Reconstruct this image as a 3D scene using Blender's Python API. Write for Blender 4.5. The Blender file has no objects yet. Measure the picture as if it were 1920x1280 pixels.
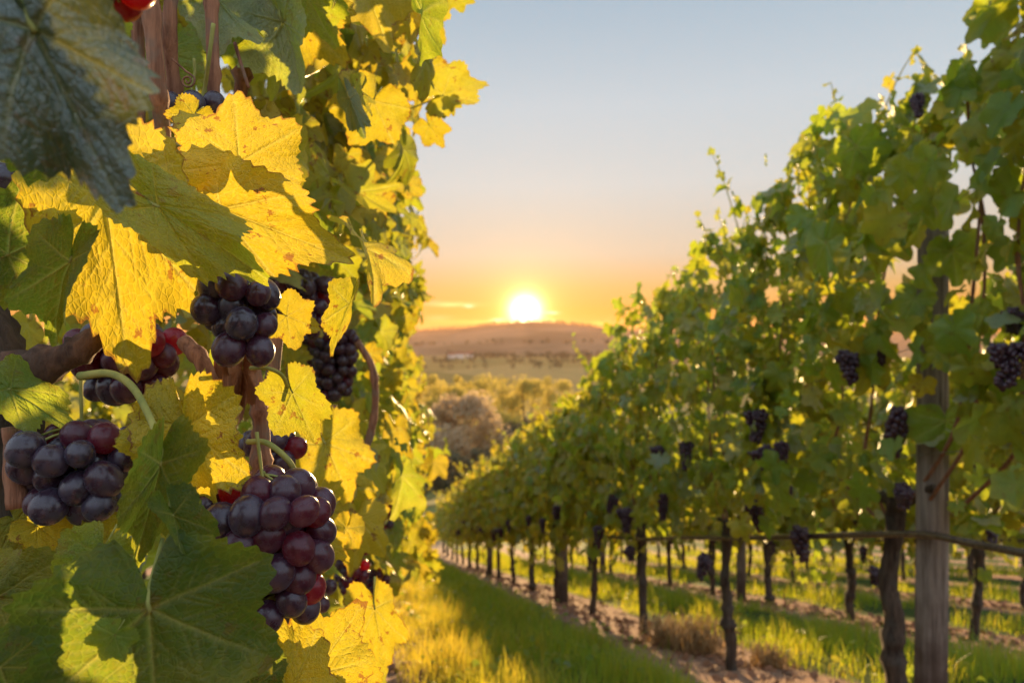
import bpy, math, random
import numpy as np
from mathutils import Vector
rad = math.radians
S = bpy.context.scene
COL = S.collection
rng = np.random.default_rng(11)
random.seed(5)

# ------------------------------------------------------------------ camera, light, sky
F = 1280.0                                   # focal length in photo pixels (photo 1920 wide)
cam = bpy.data.cameras.new('camera'); cam.lens = 24; cam.sensor_width = 36
cam.clip_start = 0.02; cam.clip_end = 9000
cam.dof.use_dof = True; cam.dof.focus_distance = 0.385; cam.dof.aperture_fstop = 10.5
co = bpy.data.objects.new('camera', cam); COL.objects.link(co)
co.location = (0, 0, 0); co.rotation_euler = (rad(90), 0, 0)
S.camera = co
SUN_AZ, SUN_EL = math.atan2(25, F), math.atan2(57, F)      # to the right of +Y, above the horizon
sund = Vector((math.sin(SUN_AZ)*math.cos(SUN_EL), math.cos(SUN_AZ)*math.cos(SUN_EL), math.sin(SUN_EL)))
sl = bpy.data.lights.new('sun', 'SUN'); sl.energy = 5.0; sl.angle = rad(0.6); sl.color = (1.0, 0.66, 0.30)
so = bpy.data.objects.new('sun', sl); COL.objects.link(so)
so.rotation_euler = (-sund).to_track_quat('-Z', 'Y').to_euler()
S.view_settings.view_transform = 'Standard'; S.view_settings.look = 'None'
S.view_settings.exposure = 1.45; S.view_settings.gamma = 1.0
S.cycles.use_denoising = True
S.cycles.max_bounces = 8; S.cycles.diffuse_bounces = 3; S.cycles.glossy_bounces = 2
S.cycles.transmission_bounces = 6; S.cycles.transparent_max_bounces = 4; S.cycles.volume_bounces = 0
S.cycles.sample_clamp_indirect = 6.0
S.cycles.caustics_reflective = False; S.cycles.caustics_refractive = False

class NT:                                     # small node-tree helper
    def __init__(s, tree): s.t = tree; tree.nodes.clear()
    def n(s, typ, **kw):
        nd = s.t.nodes.new(typ)
        for k, v in kw.items(): setattr(nd, k, v)
        return nd
    def l(s, a, b): s.t.links.new(a, b)
    def put(s, sock, v):
        if hasattr(v, 'is_linked') or isinstance(v, bpy.types.NodeSocket): s.l(v, sock)
        else: sock.default_value = v
    def m(s, op, a, b=0.0, c=0.0, clamp=False):
        nd = s.n('ShaderNodeMath', operation=op, use_clamp=clamp)
        s.put(nd.inputs[0], a); s.put(nd.inputs[1], b); s.put(nd.inputs[2], c); return nd.outputs[0]
    def dot(s, a, b):
        nd = s.n('ShaderNodeVectorMath', operation='DOT_PRODUCT'); s.put(nd.inputs[0], a); s.put(nd.inputs[1], b); return nd.outputs['Value']
    def mix(s, f, a, b, blend='MIX'):
        nd = s.n('ShaderNodeMix', data_type='RGBA', blend_type=blend)
        s.put(nd.inputs[0], f)
        for sock, v in ((nd.inputs[6], a), (nd.inputs[7], b)):
            if isinstance(v, (tuple, list)): v = tuple(v) + ((1,) if len(v) == 3 else ())
            s.put(sock, v)
        return nd.outputs[2]
    def ramp(s, f, stops, interp='LINEAR'):
        nd = s.n('ShaderNodeValToRGB'); s.put(nd.inputs[0], f); e = nd.color_ramp.elements
        nd.color_ramp.interpolation = interp
        while len(e) < len(stops): e.new(0.5)
        for el, (p, c) in zip(e, stops):
            el.position = p; el.color = tuple(c) + (1,) if len(c) == 3 else c
        return nd.outputs[0]
    def rng(s, v, a, b, c=0.0, d=1.0, smooth=False):
        nd = s.n('ShaderNodeMapRange', interpolation_type='SMOOTHSTEP' if smooth else 'LINEAR')
        for i, x in enumerate((v, a, b, c, d)): s.put(nd.inputs[i], x)
        return nd.outputs[0]
    def noise(s, vec, scale, detail=3, rough=0.55, out=0):
        nd = s.n('ShaderNodeTexNoise')
        if vec is not None: s.l(vec, nd.inputs['Vector'])
        nd.inputs['Scale'].default_value = scale; nd.inputs['Detail'].default_value = detail; nd.inputs['Roughness'].default_value = rough
        return nd.outputs[out]
    def attr(s, name, out='Fac'):
        nd = s.n('ShaderNodeAttribute'); nd.attribute_name = name; return nd.outputs[out]

def lin(r, g, b):
    f = lambda c: (c/255/12.92 if c/255 <= .04045 else ((c/255+.055)/1.055)**2.4)
    return (f(r), f(g), f(b))

W = bpy.data.worlds.new('World'); S.world = W; W.use_nodes = True
w = NT(W.node_tree)
tc = w.n('ShaderNodeTexCoord'); D = tc.outputs['Generated']
sky = w.n('ShaderNodeTexSky', sky_type='NISHITA', sun_disc=False, sun_elevation=SUN_EL, sun_rotation=SUN_AZ)
bg1 = w.n('ShaderNodeBackground'); w.l(sky.outputs[0], bg1.inputs[0]); bg1.inputs[1].default_value = 0.003
sep = w.n('ShaderNodeSeparateXYZ'); w.l(D, sep.inputs[0]); dz = sep.outputs[2]
cosS = w.dot(D, tuple(sund))
ang = w.m('MULTIPLY', w.m('ARCCOSINE', w.m('MINIMUM', cosS, 1.0)), 57.2958)        # degrees from the sun
el = w.m('ARCSINE', dz); el = w.m('MULTIPLY', el, 57.2958)
# colours by elevation on the sunset side
front = w.ramp(w.rng(el, -2, 34), [(0.0, lin(195, 118, 20)), (.085, lin(195, 122, 24)), (.125, lin(200, 142, 46)), (.18, lin(204, 172, 112)), (.255, lin(206, 200, 182)),
     (.41, lin(208, 217, 218)), (.58, lin(200, 215, 224)), (.78, lin(173, 197, 214)), (1.0, lin(150, 176, 200))])
back = w.ramp(w.rng(el, -2, 60), [(0.0, (.84, .92, 1.02)), (.2, (1.10, 1.24, 1.40)), (1.0, (.92, 1.14, 1.40))])  # sky behind the camera, brightened beyond dusk as added fill on shaded leaves
az = w.rng(w.dot(D, (sund.x, sund.y, 0.0)), -0.2, 0.75, smooth=True)
colr = w.mix(az, back, front)
# a few thin cloud streaks low by the sun, placed by azimuth and elevation
azd = w.m('MULTIPLY', w.m('ARCTAN2', sep.outputs[0], sep.outputs[1]), 57.2958)
mp = w.n('ShaderNodeMapping'); w.l(D, mp.inputs[0]); mp.inputs['Scale'].default_value = (14, 14, 120)
cn = w.m('SUBTRACT', w.noise(mp.outputs[0], 3.0, 4, .6), .5)
for a0, e0, wa, we, cc, k in ((-5.2, 3.08, 1.9, .15, lin(255, 236, 150), .9), (-7.0, 3.25, 1.2, .2, lin(238, 176, 120), .8), (-6.2, 1.95, 1.0, .22, lin(240, 165, 105), .8), (-3.6, 2.98, .35, .13, lin(255, 250, 200), 1.0),
                              (3.35, 2.42, .50, .10, lin(255, 252, 225), 1.0), (-1.2, 1.78, .55, .14, lin(255, 250, 215), .9), (3.0, 1.75, .5, .12, lin(255, 240, 170), .8), (7.4, 1.55, .8, .12, lin(255, 205, 80), .8), (-3.0, 1.65, 3.5, .10, lin(255, 205, 90), .7)):
    qa = w.m('POWER', w.m('DIVIDE', w.m('SUBTRACT', azd, a0), wa), 2.0); qe = w.m('POWER', w.m('DIVIDE', w.m('SUBTRACT', w.m('ADD', el, w.m('MULTIPLY', cn, .35)), e0), we), 2.0)
    msk = w.m('EXPONENT', w.m('MULTIPLY', w.m('ADD', qa, qe), -1.0))
    colr = w.mix(w.m('MULTIPLY', msk, k), colr, tuple(x*1.15 for x in cc))
bg2 = w.n('ShaderNodeBackground'); w.l(colr, bg2.inputs[0]); bg2.inputs[1].default_value = 0.34
# the sun's aureole
g1 = w.m('MULTIPLY', w.m('EXPONENT', w.m('MULTIPLY', w.m('POWER', w.m('DIVIDE', ang, 1.05), 2.0), -1.0)), 2.4)
g2 = w.m('ADD', w.m('MULTIPLY', w.m('EXPONENT', w.m('DIVIDE', ang, -4.5)), .10), w.m('MULTIPLY', w.m('EXPONENT', w.m('DIVIDE', ang, -1.0)), 1.3))
b3 = w.n('ShaderNodeBackground'); b3.inputs[0].default_value = (1, .85, .5, 1); w.l(g1, b3.inputs[1])
b4 = w.n('ShaderNodeBackground'); b4.inputs[0].default_value = (1, .66, .20, 1); w.l(g2, b4.inputs[1])
acc = bg1.outputs[0]
for b in (bg2, b3, b4):
    a = w.n('ShaderNodeAddShader'); w.l(acc, a.inputs[0]); w.l(b.outputs[0], a.inputs[1]); acc = a.outputs[0]
wo = w.n('ShaderNodeOutputWorld'); w.l(acc, wo.inputs[0])

# ------------------------------------------------------------------ object helpers
def P(px, py, Y): return np.array([(px-960)/F*Y, Y, (640-py)/F*Y])
def tag(o, label=None, cat=None, group=None, kind=None):
    if label: o['label'] = label
    if cat: o['category'] = cat
    if group: o['group'] = group
    if kind: o['kind'] = kind
    return o
def empty(name, loc, label, cat, group=None):
    o = bpy.data.objects.new(name, None); COL.objects.link(o); o.location = tuple(loc); o.empty_display_size = .05
    return tag(o, label, cat, group)
def mesh(name, V, polys, mat, attrs=None, smooth=True):
    """polys: list of int arrays (n,k)"""
    me = bpy.data.meshes.new(name); V = np.asarray(V, np.float32)
    me.vertices.add(len(V)); me.vertices.foreach_set('co', V.ravel())
    idx = np.concatenate([p.ravel() for p in polys]).astype(np.int32)
    tot = np.concatenate([np.full(len(p), p.shape[1]) for p in polys]).astype(np.int32)
    st = np.concatenate([[0], np.cumsum(tot)[:-1]]).astype(np.int32)
    me.loops.add(len(idx)); me.loops.foreach_set('vertex_index', idx)
    me.polygons.add(len(tot)); me.polygons.foreach_set('loop_start', st); me.polygons.foreach_set('loop_total', tot)
    me.polygons.foreach_set('use_smooth', np.full(len(tot), smooth))
    for k, a in (attrs or {}).items():
        a = np.asarray(a, np.float32)
        at = me.attributes.new(k, 'FLOAT_VECTOR' if a.ndim == 2 else 'FLOAT', 'POINT')
        at.data.foreach_set('vector' if a.ndim == 2 else 'value', a.ravel())
    me.materials.append(mat); me.update(calc_edges=True)
    return me
def link(name, me, parent=None, loc=None):
    o = bpy.data.objects.new(name, me); COL.objects.link(o)
    if parent is not None: o.parent = parent
    if loc is not None: o.location = tuple(loc)
    return o
class MB:                                     # collects pieces into one mesh
    def __init__(s): s.V = []; s.P = {3: [], 4: []}; s.A = {}; s.n = 0
    def add(s, V, polys, **attrs):
        for p in polys: s.P[p.shape[1]].append(p + s.n)
        s.V.append(V); s.n += len(V)
        for k, a in attrs.items(): s.A.setdefault(k, []).append(a)
    def me(s, name, mat, smooth=True):
        pol = [np.concatenate(p) for p in s.P.values() if p]
        return mesh(name, np.concatenate(s.V), pol, mat, {k: np.concatenate(a) for k, a in s.A.items()}, smooth)
def catmull(pts, n=6):
    pts = np.asarray(pts, float); q = np.vstack([2*pts[0]-pts[1], pts, 2*pts[-1]-pts[-2]]); out = []
    for i in range(1, len(q)-2):
        t = np.linspace(0, 1, n, endpoint=False)[:, None]; a, b, c, d = q[i-1], q[i], q[i+1], q[i+2]
        out.append(.5*((2*b)+(-a+c)*t+(2*a-5*b+4*c-d)*t**2+(-a+3*b-3*c+d)*t**3))
    out.append(pts[-1:]); return np.vstack(out)
def tube(mb, pts, r, seg=8, n=6, rough=0.0, seed=0, knots=0):
    """pts (k,3), r scalar or (k,)"""
    r = np.broadcast_to(np.asarray(r, float), (len(pts),))
    c = catmull(np.column_stack([pts, r]), n) if n > 1 else np.column_stack([pts, r]); C, R = c[:, :3], np.maximum(c[:, 3], 1e-4)
    m = len(C); T = np.gradient(C, axis=0); T /= np.linalg.norm(T, axis=1)[:, None]+1e-9
    ref = np.array([0.3, 1, 0.1]) if abs(T[:, 1]).mean() < .8 else np.array([1, .2, .1])
    A = np.cross(T, ref); A /= np.linalg.norm(A, axis=1)[:, None]; B = np.cross(T, A)
    th = np.linspace(0, 2*np.pi, seg, endpoint=False); g = np.random.default_rng(seed)
    f = np.ones((m, seg))
    if rough:
        ph = g.uniform(0, 6, 3)
        f += rough*(.5*np.sin(3*th[None]+ph[0]+np.linspace(0, 5, m)[:, None])+.5*np.sin(5*th[None]+ph[1]-np.linspace(0, 9, m)[:, None])+g.normal(0, .35, (m, seg)))
    if knots:
        for k in g.uniform(.1, .95, knots): f *= 1+.35*np.exp(-((np.linspace(0, 1, m)-k)/.025)**2)[:, None]
    V = C[:, None]+(R[:, None, None]*f[..., None])*(np.cos(th)[None, :, None]*A[:, None]+np.sin(th)[None, :, None]*B[:, None])
    i = np.arange(m-1)[:, None]*seg; j = np.arange(seg)[None]; j2 = (j+1) % seg
    q = np.stack([i+j, i+j2, i+seg+j2, i+seg+j], -1).reshape(-1, 4)
    V = np.vstack([V.reshape(-1, 3), C[:1], C[-1:]]); k0, k1 = m*seg, m*seg+1; jj = np.arange(seg); jn = (jj+1) % seg
    t0 = np.stack([np.full(seg, k0), jn, jj], 1); t1 = np.stack([np.full(seg, k1), (m-1)*seg+jj, (m-1)*seg+jn], 1)
    mb.add(V, [q, np.vstack([t0, t1])])
def box(mb, c, s):
    c, s = np.array(c), np.array(s)/2
    V = c+np.array([[x, y, z] for x in (-1, 1) for y in (-1, 1) for z in (-1, 1)])*s
    mb.add(V, [np.array([[0, 1, 3, 2], [4, 6, 7, 5], [0, 4, 5, 1], [2, 3, 7, 6], [0, 2, 6, 4], [1, 5, 7, 3]])])
ORD = ['first', 'second', 'third', 'fourth', 'fifth', 'sixth', 'seventh', 'eighth', 'ninth', 'tenth', 'eleventh', 'twelfth', 'thirteenth',
       'fourteenth', 'fifteenth', 'sixteenth', 'seventeenth', 'eighteenth', 'nineteenth', 'twentieth']

# ------------------------------------------------------------------ materials
def newmat(name):
    m = bpy.data.materials.new(name); m.use_nodes = True; t = NT(m.node_tree); o = t.n('ShaderNodeOutputMaterial'); return m, t, o
def principled(t, col, rough=.6, spec=.3, **kw):
    p = t.n('ShaderNodeBsdfPrincipled'); t.put(p.inputs['Base Color'], col if not isinstance(col, tuple) else col+(1,)*(4-len(col)))
    t.put(p.inputs['Roughness'], rough); p.inputs['Specular IOR Level'].default_value = spec
    for k, v in kw.items(): t.put(p.inputs[k.replace('_', ' ')], v)
    return p
def bump(t, h, strength, dist):
    b = t.n('ShaderNodeBump'); b.inputs['Strength'].default_value = strength; b.inputs['Distance'].default_value = dist; t.l(h, b.inputs['Height']); return b.outputs[0]

def leaf_material(name, tmix=.44, green=(.098, .200, .034), tgreen=(.48, .68, .010), rough=.42, spec=.45):
    m, t, o = newmat(name)
    tint, vein, edge, luv = t.attr('tint'), t.attr('vein'), t.attr('edge'), t.attr('luv', 'Vector')
    geo = t.n('ShaderNodeNewGeometry')
    n1 = t.noise(luv, 2.2, 4, .6); n2 = t.noise(luv, 9, 3, .6); n3 = t.noise(luv, 3.5, 5, .7); n4 = t.noise(luv, 34, 2, .5)
    # yellowing creeps in from the margins and between the veins
    y = t.m('ADD', tint, t.m('MULTIPLY', t.m('SUBTRACT', n1, .5), .9)); y = t.m('ADD', y, t.m('MULTIPLY', edge, .18)); y = t.m('SUBTRACT', y, t.m('MULTIPLY', vein, .12), clamp=True)
    top = t.mix(y, green, (.50, .40, .018))
    under = t.mix(y, (.165, .225, .150), (.46, .40, .10))  # paler underside, with the sky's grey-blue sheen also put into its colour
    base = t.mix(geo.outputs['Backfacing'], top, under)
    base = t.mix(t.m('MULTIPLY', t.m('SUBTRACT', n2, .5), .5, clamp=True), base, t.mix(.5, base, (.25, .24, .04)))
    base = t.mix(t.m('MULTIPLY', vein, .55), base, t.mix(.45, base, (.50, .48, .16)))
    tr = t.mix(y, tgreen, (.74, .54, .005))
    tr = t.mix(t.m('MULTIPLY', vein, .75), tr, t.mix(.55, tr, (1.0, .92, .30)))
    tr = t.mix(t.m('MULTIPLY', t.rng(n2, .42, .62), .55), tr, t.mix(.55, tr, (.36, .36, .01)))
    tr = t.mix(t.m('MULTIPLY', t.rng(n4, .50, .66), .32), tr, (.45, .36, .02))
    # rust and dead spots
    sp = t.m('MULTIPLY', t.rng(n3, .605, .635), t.rng(tint, .1, .5, .35, 1.0))
    eb = t.m('MULTIPLY', t.rng(t.m('ADD', edge, t.m('MULTIPLY', n3, .7)), 1.25, 1.36), t.rng(tint, .25, .7))
    sp = t.m('MAXIMUM', sp, eb)
    base = t.mix(t.m('MULTIPLY', sp, .85), base, (.14, .040, .014)); tr = t.mix(t.m('MULTIPLY', sp, .85), tr, (.34, .075, .010))
    vo = t.n('ShaderNodeTexVoronoi', feature='DISTANCE_TO_EDGE'); t.l(luv, vo.inputs['Vector']); vo.inputs['Scale'].default_value = 19
    cell = t.rng(vo.outputs['Distance'], 0, .16, smooth=True)
    tr = t.mix(t.m('MULTIPLY', cell, .30), t.mix(.15, tr, (1.0, .9, .2)), t.mix(1.0, tr, (.55, .55, .55), 'MULTIPLY'))
    base = t.mix(t.m('MULTIPLY', cell, .30), base, t.mix(1.0, base, (.6, .6, .6), 'MULTIPLY'))
    nb = bump(t, t.m('ADD', t.m('ADD', t.m('MULTIPLY', cell, .22), t.m('MULTIPLY', n2, .8)), t.m('ADD', t.m('MULTIPLY', n4, .35), t.m('MULTIPLY', vein, -.55))), .6, .0022)
    p = principled(t, base, rough, spec, Normal=nb)
    tl = t.n('ShaderNodeBsdfTranslucent'); t.l(tr, tl.inputs[0]); t.l(nb, tl.inputs['Normal'])
    mx = t.n('ShaderNodeMixShader'); mx.inputs[0].default_value = tmix; t.l(p.outputs[0], mx.inputs[1]); t.l(tl.outputs[0], mx.inputs[2]); t.l(mx.outputs[0], o.inputs[0])
    return m
M_LEAF = leaf_material('vine_leaf')
M_LEAF_DARK = leaf_material('dark_vine_leaf', .44, (.024, .064, .009), (.20, .36, .010), .50, .32)  # darker, less translucent variant of the vine leaf
M_LEAF_SHADED = leaf_material('shaded_vine_leaf', .10, (.030, .060, .040), (.12, .20, .02), .38, 1.0)  # one front leaf: shade from leaves behind put into dark, dense colour

def wood(name, c1, c2, scale, stretch, bumpd=.004, c3=None):
    m, t, o = newmat(name); tc = t.n('ShaderNodeTexCoord'); mp = t.n('ShaderNodeMapping'); t.l(tc.outputs['Object'], mp.inputs[0]); mp.inputs['Scale'].default_value = stretch
    n = t.noise(mp.outputs[0], scale, 6, .65); n2 = t.noise(tc.outputs['Object'], scale*.25, 3)
    c = t.mix(t.rng(n, .33, .66), c1, c2)
    if c3: c = t.mix(t.rng(n2, .5, .68), c, c3)
    p = principled(t, c, .8, .25, Normal=bump(t, n, .9, bumpd)); t.l(p.outputs[0], o.inputs[0]); return m
M_BARK = wood('vine_bark', (.022, .014, .010), (.115, .080, .058), 60, (1, 1, .16), .006, (.075, .068, .055))
M_CANE = wood('cane_bark', (.12, .045, .024), (.42, .20, .115), 190, (1, 1, .05), .003, (.20, .14, .10))
M_ARM = wood('arm_bark', (.035, .018, .012), (.17, .085, .05), 120, (1, 1, .3), .005, (.09, .06, .045))
M_STEM = wood('green_stem', (.20, .22, .06), (.38, .34, .09), 90, (1, 1, .3), .0006)
M_DRYLEAF = wood('dry_leaf', (.16, .060, .028), (.34, .16, .085), 70, (1, 1, 1), .003)
def post_mat():
    m, t, o = newmat('weathered_post'); tc = t.n('ShaderNodeTexCoord'); O = tc.outputs['Object']
    mp = t.n('ShaderNodeMapping'); t.l(O, mp.inputs[0]); mp.inputs['Scale'].default_value = (1, 1, .05)
    n = t.noise(mp.outputs[0], 75, 6, .7); s = t.n('ShaderNodeSeparateXYZ'); t.l(O, s.inputs[0])
    n2 = t.noise(O, 9, 3)
    c = t.mix(t.rng(n, .3, .68), (.085, .065, .053), (.37, .31, .265))
    foot_dark = t.rng(t.m('ADD', s.outputs[2], t.m('MULTIPLY', n2, .5)), .80, .45)
    c = t.mix(t.m('MULTIPLY', foot_dark, .85), c, (.045, .024, .016))  # darker and browner towards the foot of the post
    p = principled(t, c, .8, .2, Normal=bump(t, n, .9, .005)); t.l(p.outputs[0], o.inputs[0]); return m
M_POST = post_mat()
def simple(name, c, rough=.6, spec=.3, nscale=0, c2=None, metallic=0.0):
    m, t, o = newmat(name); col = c
    if nscale:
        tc = t.n('ShaderNodeTexCoord'); col = t.mix(t.rng(t.noise(tc.outputs['Object'], nscale, 4), .35, .65), c, c2 or tuple(x*.6 for x in c))
    p = principled(t, col, rough, spec); p.inputs['Metallic'].default_value = metallic; t.l(p.outputs[0], o.inputs[0]); return m
M_HOSE = simple('hose_plastic', (.06, .045, .035), .26, .6, 60, (.13, .09, .06))
M_WIRE = simple('galvanised_wire', (.33, .33, .32), .4, .5, 40, (.16, .15, .14), 0.8)
M_WHITE = simple('white_panel', (.78, .77, .74), .5, .3, 8, (.66, .65, .63))
def grape_mat():
    m, t, o = newmat('grape_skin'); oi = t.n('ShaderNodeObjectInfo'); tc = t.n('ShaderNodeTexCoord')
    s = t.n('ShaderNodeSeparateColor'); t.l(oi.outputs['Color'], s.inputs[0]); red = s.outputs[0]
    vm = t.n('ShaderNodeVectorMath', operation='ADD'); t.l(tc.outputs['Object'], vm.inputs[0]); t.l(oi.outputs['Random'], vm.inputs[1])
    n = t.noise(vm.outputs[0], 1.3, 4, .6); n2 = t.noise(vm.outputs[0], 7, 3, .6)
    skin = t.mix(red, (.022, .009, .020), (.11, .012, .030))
    dust = t.m('MULTIPLY', t.rng(n, .35, .7), t.rng(n2, .35, .6, .55, 1.0))
    c = t.mix(t.m('MULTIPLY', dust, t.m('SUBTRACT', .25, t.m('MULTIPLY', red, .14))), skin, (.17, .175, .26))
    p = principled(t, c, t.rng(dust, 0, 1, .18, .48), .65, Sheen_Weight=.12, Sheen_Roughness=.5); p.inputs['Sheen Tint'].default_value = (.62, .66, .9, 1)
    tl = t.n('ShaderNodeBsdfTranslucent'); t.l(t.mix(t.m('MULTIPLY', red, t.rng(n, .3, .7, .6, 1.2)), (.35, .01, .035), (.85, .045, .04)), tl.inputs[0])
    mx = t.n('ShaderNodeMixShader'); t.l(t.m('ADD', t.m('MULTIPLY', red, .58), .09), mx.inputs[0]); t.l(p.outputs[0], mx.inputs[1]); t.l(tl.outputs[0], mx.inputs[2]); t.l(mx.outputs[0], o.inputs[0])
    return m
M_GRAPE = grape_mat()
def grass_mat():
    m, t, o = newmat('grass_blade'); tint = t.attr('tint')
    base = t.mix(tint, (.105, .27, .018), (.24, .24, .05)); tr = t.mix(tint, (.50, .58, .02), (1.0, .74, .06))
    p = principled(t, base, .5, .3); tl = t.n('ShaderNodeBsdfTranslucent'); t.l(tr, tl.inputs[0])
    mx = t.n('ShaderNodeMixShader'); mx.inputs[0].default_value = .5; t.l(p.outputs[0], mx.inputs[1]); t.l(tl.outputs[0], mx.inputs[2]); t.l(mx.outputs[0], o.inputs[0]); return m
M_GRASS = grass_mat()
def crown_mat(name, base, tr, k=.42):
    m, t, o = newmat(name); tint = t.attr('tint')
    b = t.mix(tint, tuple(x*.6 for x in base), tuple(min(1, x*1.5) for x in base))
    p = principled(t, b, .7, .15); tl = t.n('ShaderNodeBsdfTranslucent'); tl.inputs[0].default_value = tr+(1,)
    mx = t.n('ShaderNodeMixShader'); mx.inputs[0].default_value = k; t.l(p.outputs[0], mx.inputs[1]); t.l(tl.outputs[0], mx.inputs[2]); t.l(mx.outputs[0], o.inputs[0]); return m
M_CROWN_PALE = crown_mat('pale_crown', (.38, .30, .20), (.70, .50, .26), .5)
M_CROWN_GREEN = crown_mat('green_crown', (.24, .21, .06), (.75, .58, .12), .5)
M_CROWN_DARK = crown_mat('dark_crown', (.13, .115, .065), (.18, .15, .06), .3)
M_TREEBARK = wood('tree_bark', (.05, .035, .025), (.12, .09, .07), 6, (1, 1, .3), .03)

# ------------------------------------------------------------------ ground
SL = .28125; KX = .1914                                    # downhill slope and sideways drift per metre of Y
gy = np.array([-40, 15, 18, 22, 30, 40, 60, 100, 160, 250, 400, 950, 1150, 1500, 1800, 2200, 3500.])
gz = np.array([.72*0-.72+40*SL, -.72-15*SL, -5.74, -6.7, -8.5, -10.2, -13.6, -18.6, -21.6, -22.3, -22.5, -22.5, -16, 20, 0, -30, -60])
def prof(Y):
    return (np.interp(Y-1, gy, gz)+2*np.interp(Y, gy, gz)+np.interp(Y+1, gy, gz))/4 if np.isscalar(Y) else (np.interp(Y-1, gy, gz)+2*np.interp(Y, gy, gz)+np.interp(Y+1, gy, gz))/4
def ridge(X, Y):                                            # skyline of the far hill
    px = 960+X/np.maximum(Y, 1)*F
    y = np.interp(px, [-2000, 300, 600, 740, 800, 860, 930, 985, 1030, 1100, 1165, 1300, 1700, 4000], [627, 626, 625, 623, 619, 616, 608, 604, 604, 612, 619, 622, 624, 627])
    return (640-y)/F*Y
def ground_z(X, Y):
    X = np.asarray(X, float); Y = np.asarray(Y, float)
    z = prof(Y)
    t = np.clip((Y-950)/(1800-950), 0, 1); t = t*t*(3-2*t)
    top = ridge(X, np.full_like(Y, 1800.)); hz = -22.5+(top+22.5)*t
    z = np.where(Y > 950, hz, z)
    z = np.where(Y > 1800, top-(Y-1800)*.05, z)
    z = z+np.where((Y > 30), .35*np.sin(X*.21+Y*.13)*np.clip((Y-30)/20, 0, 1), 0)
    z = z+np.where((Y < 30), .018*np.sin(X*3.1+1)*np.sin(Y*2.3)+.012*np.sin(X*7+Y*5), 0)
    return z
def gz1(X, Y): return float(ground_z(np.array([X]), np.array([Y]))[0])
def ground():
    Ys = np.concatenate([np.linspace(-12, 24, 181), np.geomspace(25, 900, 60), np.linspace(950, 1850, 46), np.linspace(1900, 3500, 6)])
    s = np.linspace(-1, 1, 141)
    Y = np.repeat(Ys[:, None], 141, 1); X = s[None]*(14+np.abs(Ys)[:, None]*1.1)
    V = np.stack([X, Y, ground_z(X, Y)], -1).reshape(-1, 3); n = 141
    i = np.arange(len(Ys)-1)[:, None]*n; j = np.arange(n-1)[None]
    q = np.stack([i+j, i+j+1, i+n+j+1, i+n+j], -1).reshape(-1, 4)
    m, t, o = newmat('ground_soil_and_turf'); geo = t.n('ShaderNodeNewGeometry'); pos = geo.outputs['Position']
    sp = t.n('ShaderNodeSeparateXYZ'); t.l(pos, sp.inputs[0]); x, y = sp.outputs[0], sp.outputs[1]
    n1 = t.noise(pos, 3.0, 4); n2 = t.noise(pos, 28, 5, .7); n3 = t.noise(pos, 90, 3, .6)
    lat = t.m('ADD', t.m('ADD', x, t.m('MULTIPLY', y, KX)), t.m('MULTIPLY', t.m('SUBTRACT', n1, .5), .35))
    fr = t.m('SUBTRACT', t.m('FRACT', t.m('DIVIDE', t.m('SUBTRACT', lat, 1.874-1.04), 2.08)), .5)     # 0 at a row
    strip = t.rng(t.m('MULTIPLY', t.m('ABSOLUTE', fr), 2.08), .50, .36)
    soil = t.mix(t.rng(n2, .3, .7), (.19, .105, .07), (.46, .27, .18)); soil = t.mix(t.rng(n3, .55, .7), soil, (.5, .36, .25))
    turf = t.mix(t.rng(n2, .3, .7), (.030, .055, .012), (.09, .12, .030))
    near = t.mix(strip, turf, soil)
    vor = t.n('ShaderNodeTexVoronoi'); mp = t.n('ShaderNodeMapping'); t.l(pos, mp.inputs[0]); mp.inputs['Scale'].default_value = (.0045, .0028, 0); mp.inputs['Rotation'].default_value = (0, 0, .5)
    t.l(mp.outputs[0], vor.inputs['Vector']); vor.inputs['Scale'].default_value = 1.6
    fs = t.n('ShaderNodeSeparateColor'); t.l(vor.outputs['Color'], fs.inputs[0])
    field = t.ramp(fs.outputs[0], [(0, (.36, .23, .06)), (.35, (.46, .29, .09)), (.6, (.28, .20, .05)), (1, (.50, .32, .11))])  # gold of the sun's flare over the valley put into field colours
    field = t.mix(t.rng(t.noise(pos, .05, 4), .35, .65, 0, .22), field, (.16, .11, .04))
    mead = t.mix(t.rng(t.noise(pos, .6, 4), .35, .65), (.13, .15, .04), (.26, .24, .08))
    c = t.mix(t.rng(y, 21, 34), near, mead); c = t.mix(t.rng(y, 120, 260), c, field)
    hill = t.mix(t.rng(t.noise(pos, .006, 3), .4, .6), (.32, .19, .10), (.19, .12, .06)); hill = t.mix(t.rng(y, 1500, 1680), hill, (.085, .06, .03))
    c = t.mix(t.rng(y, 950, 1080), c, hill)
    crop = t.m('MULTIPLY', t.noise(pos, .9, 3, .7), t.rng(y, 60, 200, 0, 60))                # standing crops and stubble on the valley floor
    p = principled(t, c, .9, .1, Normal=bump(t, t.m('ADD', t.m('ADD', n2, n3), crop), .8, .02)); t.l(p.outputs[0], o.inputs[0])
    tag(link('ground', mesh('ground', V, [q], m)), 'sloping vineyard ground with bare soil strips running down to the valley and hill', 'ground', kind='structure')
ground()

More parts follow.
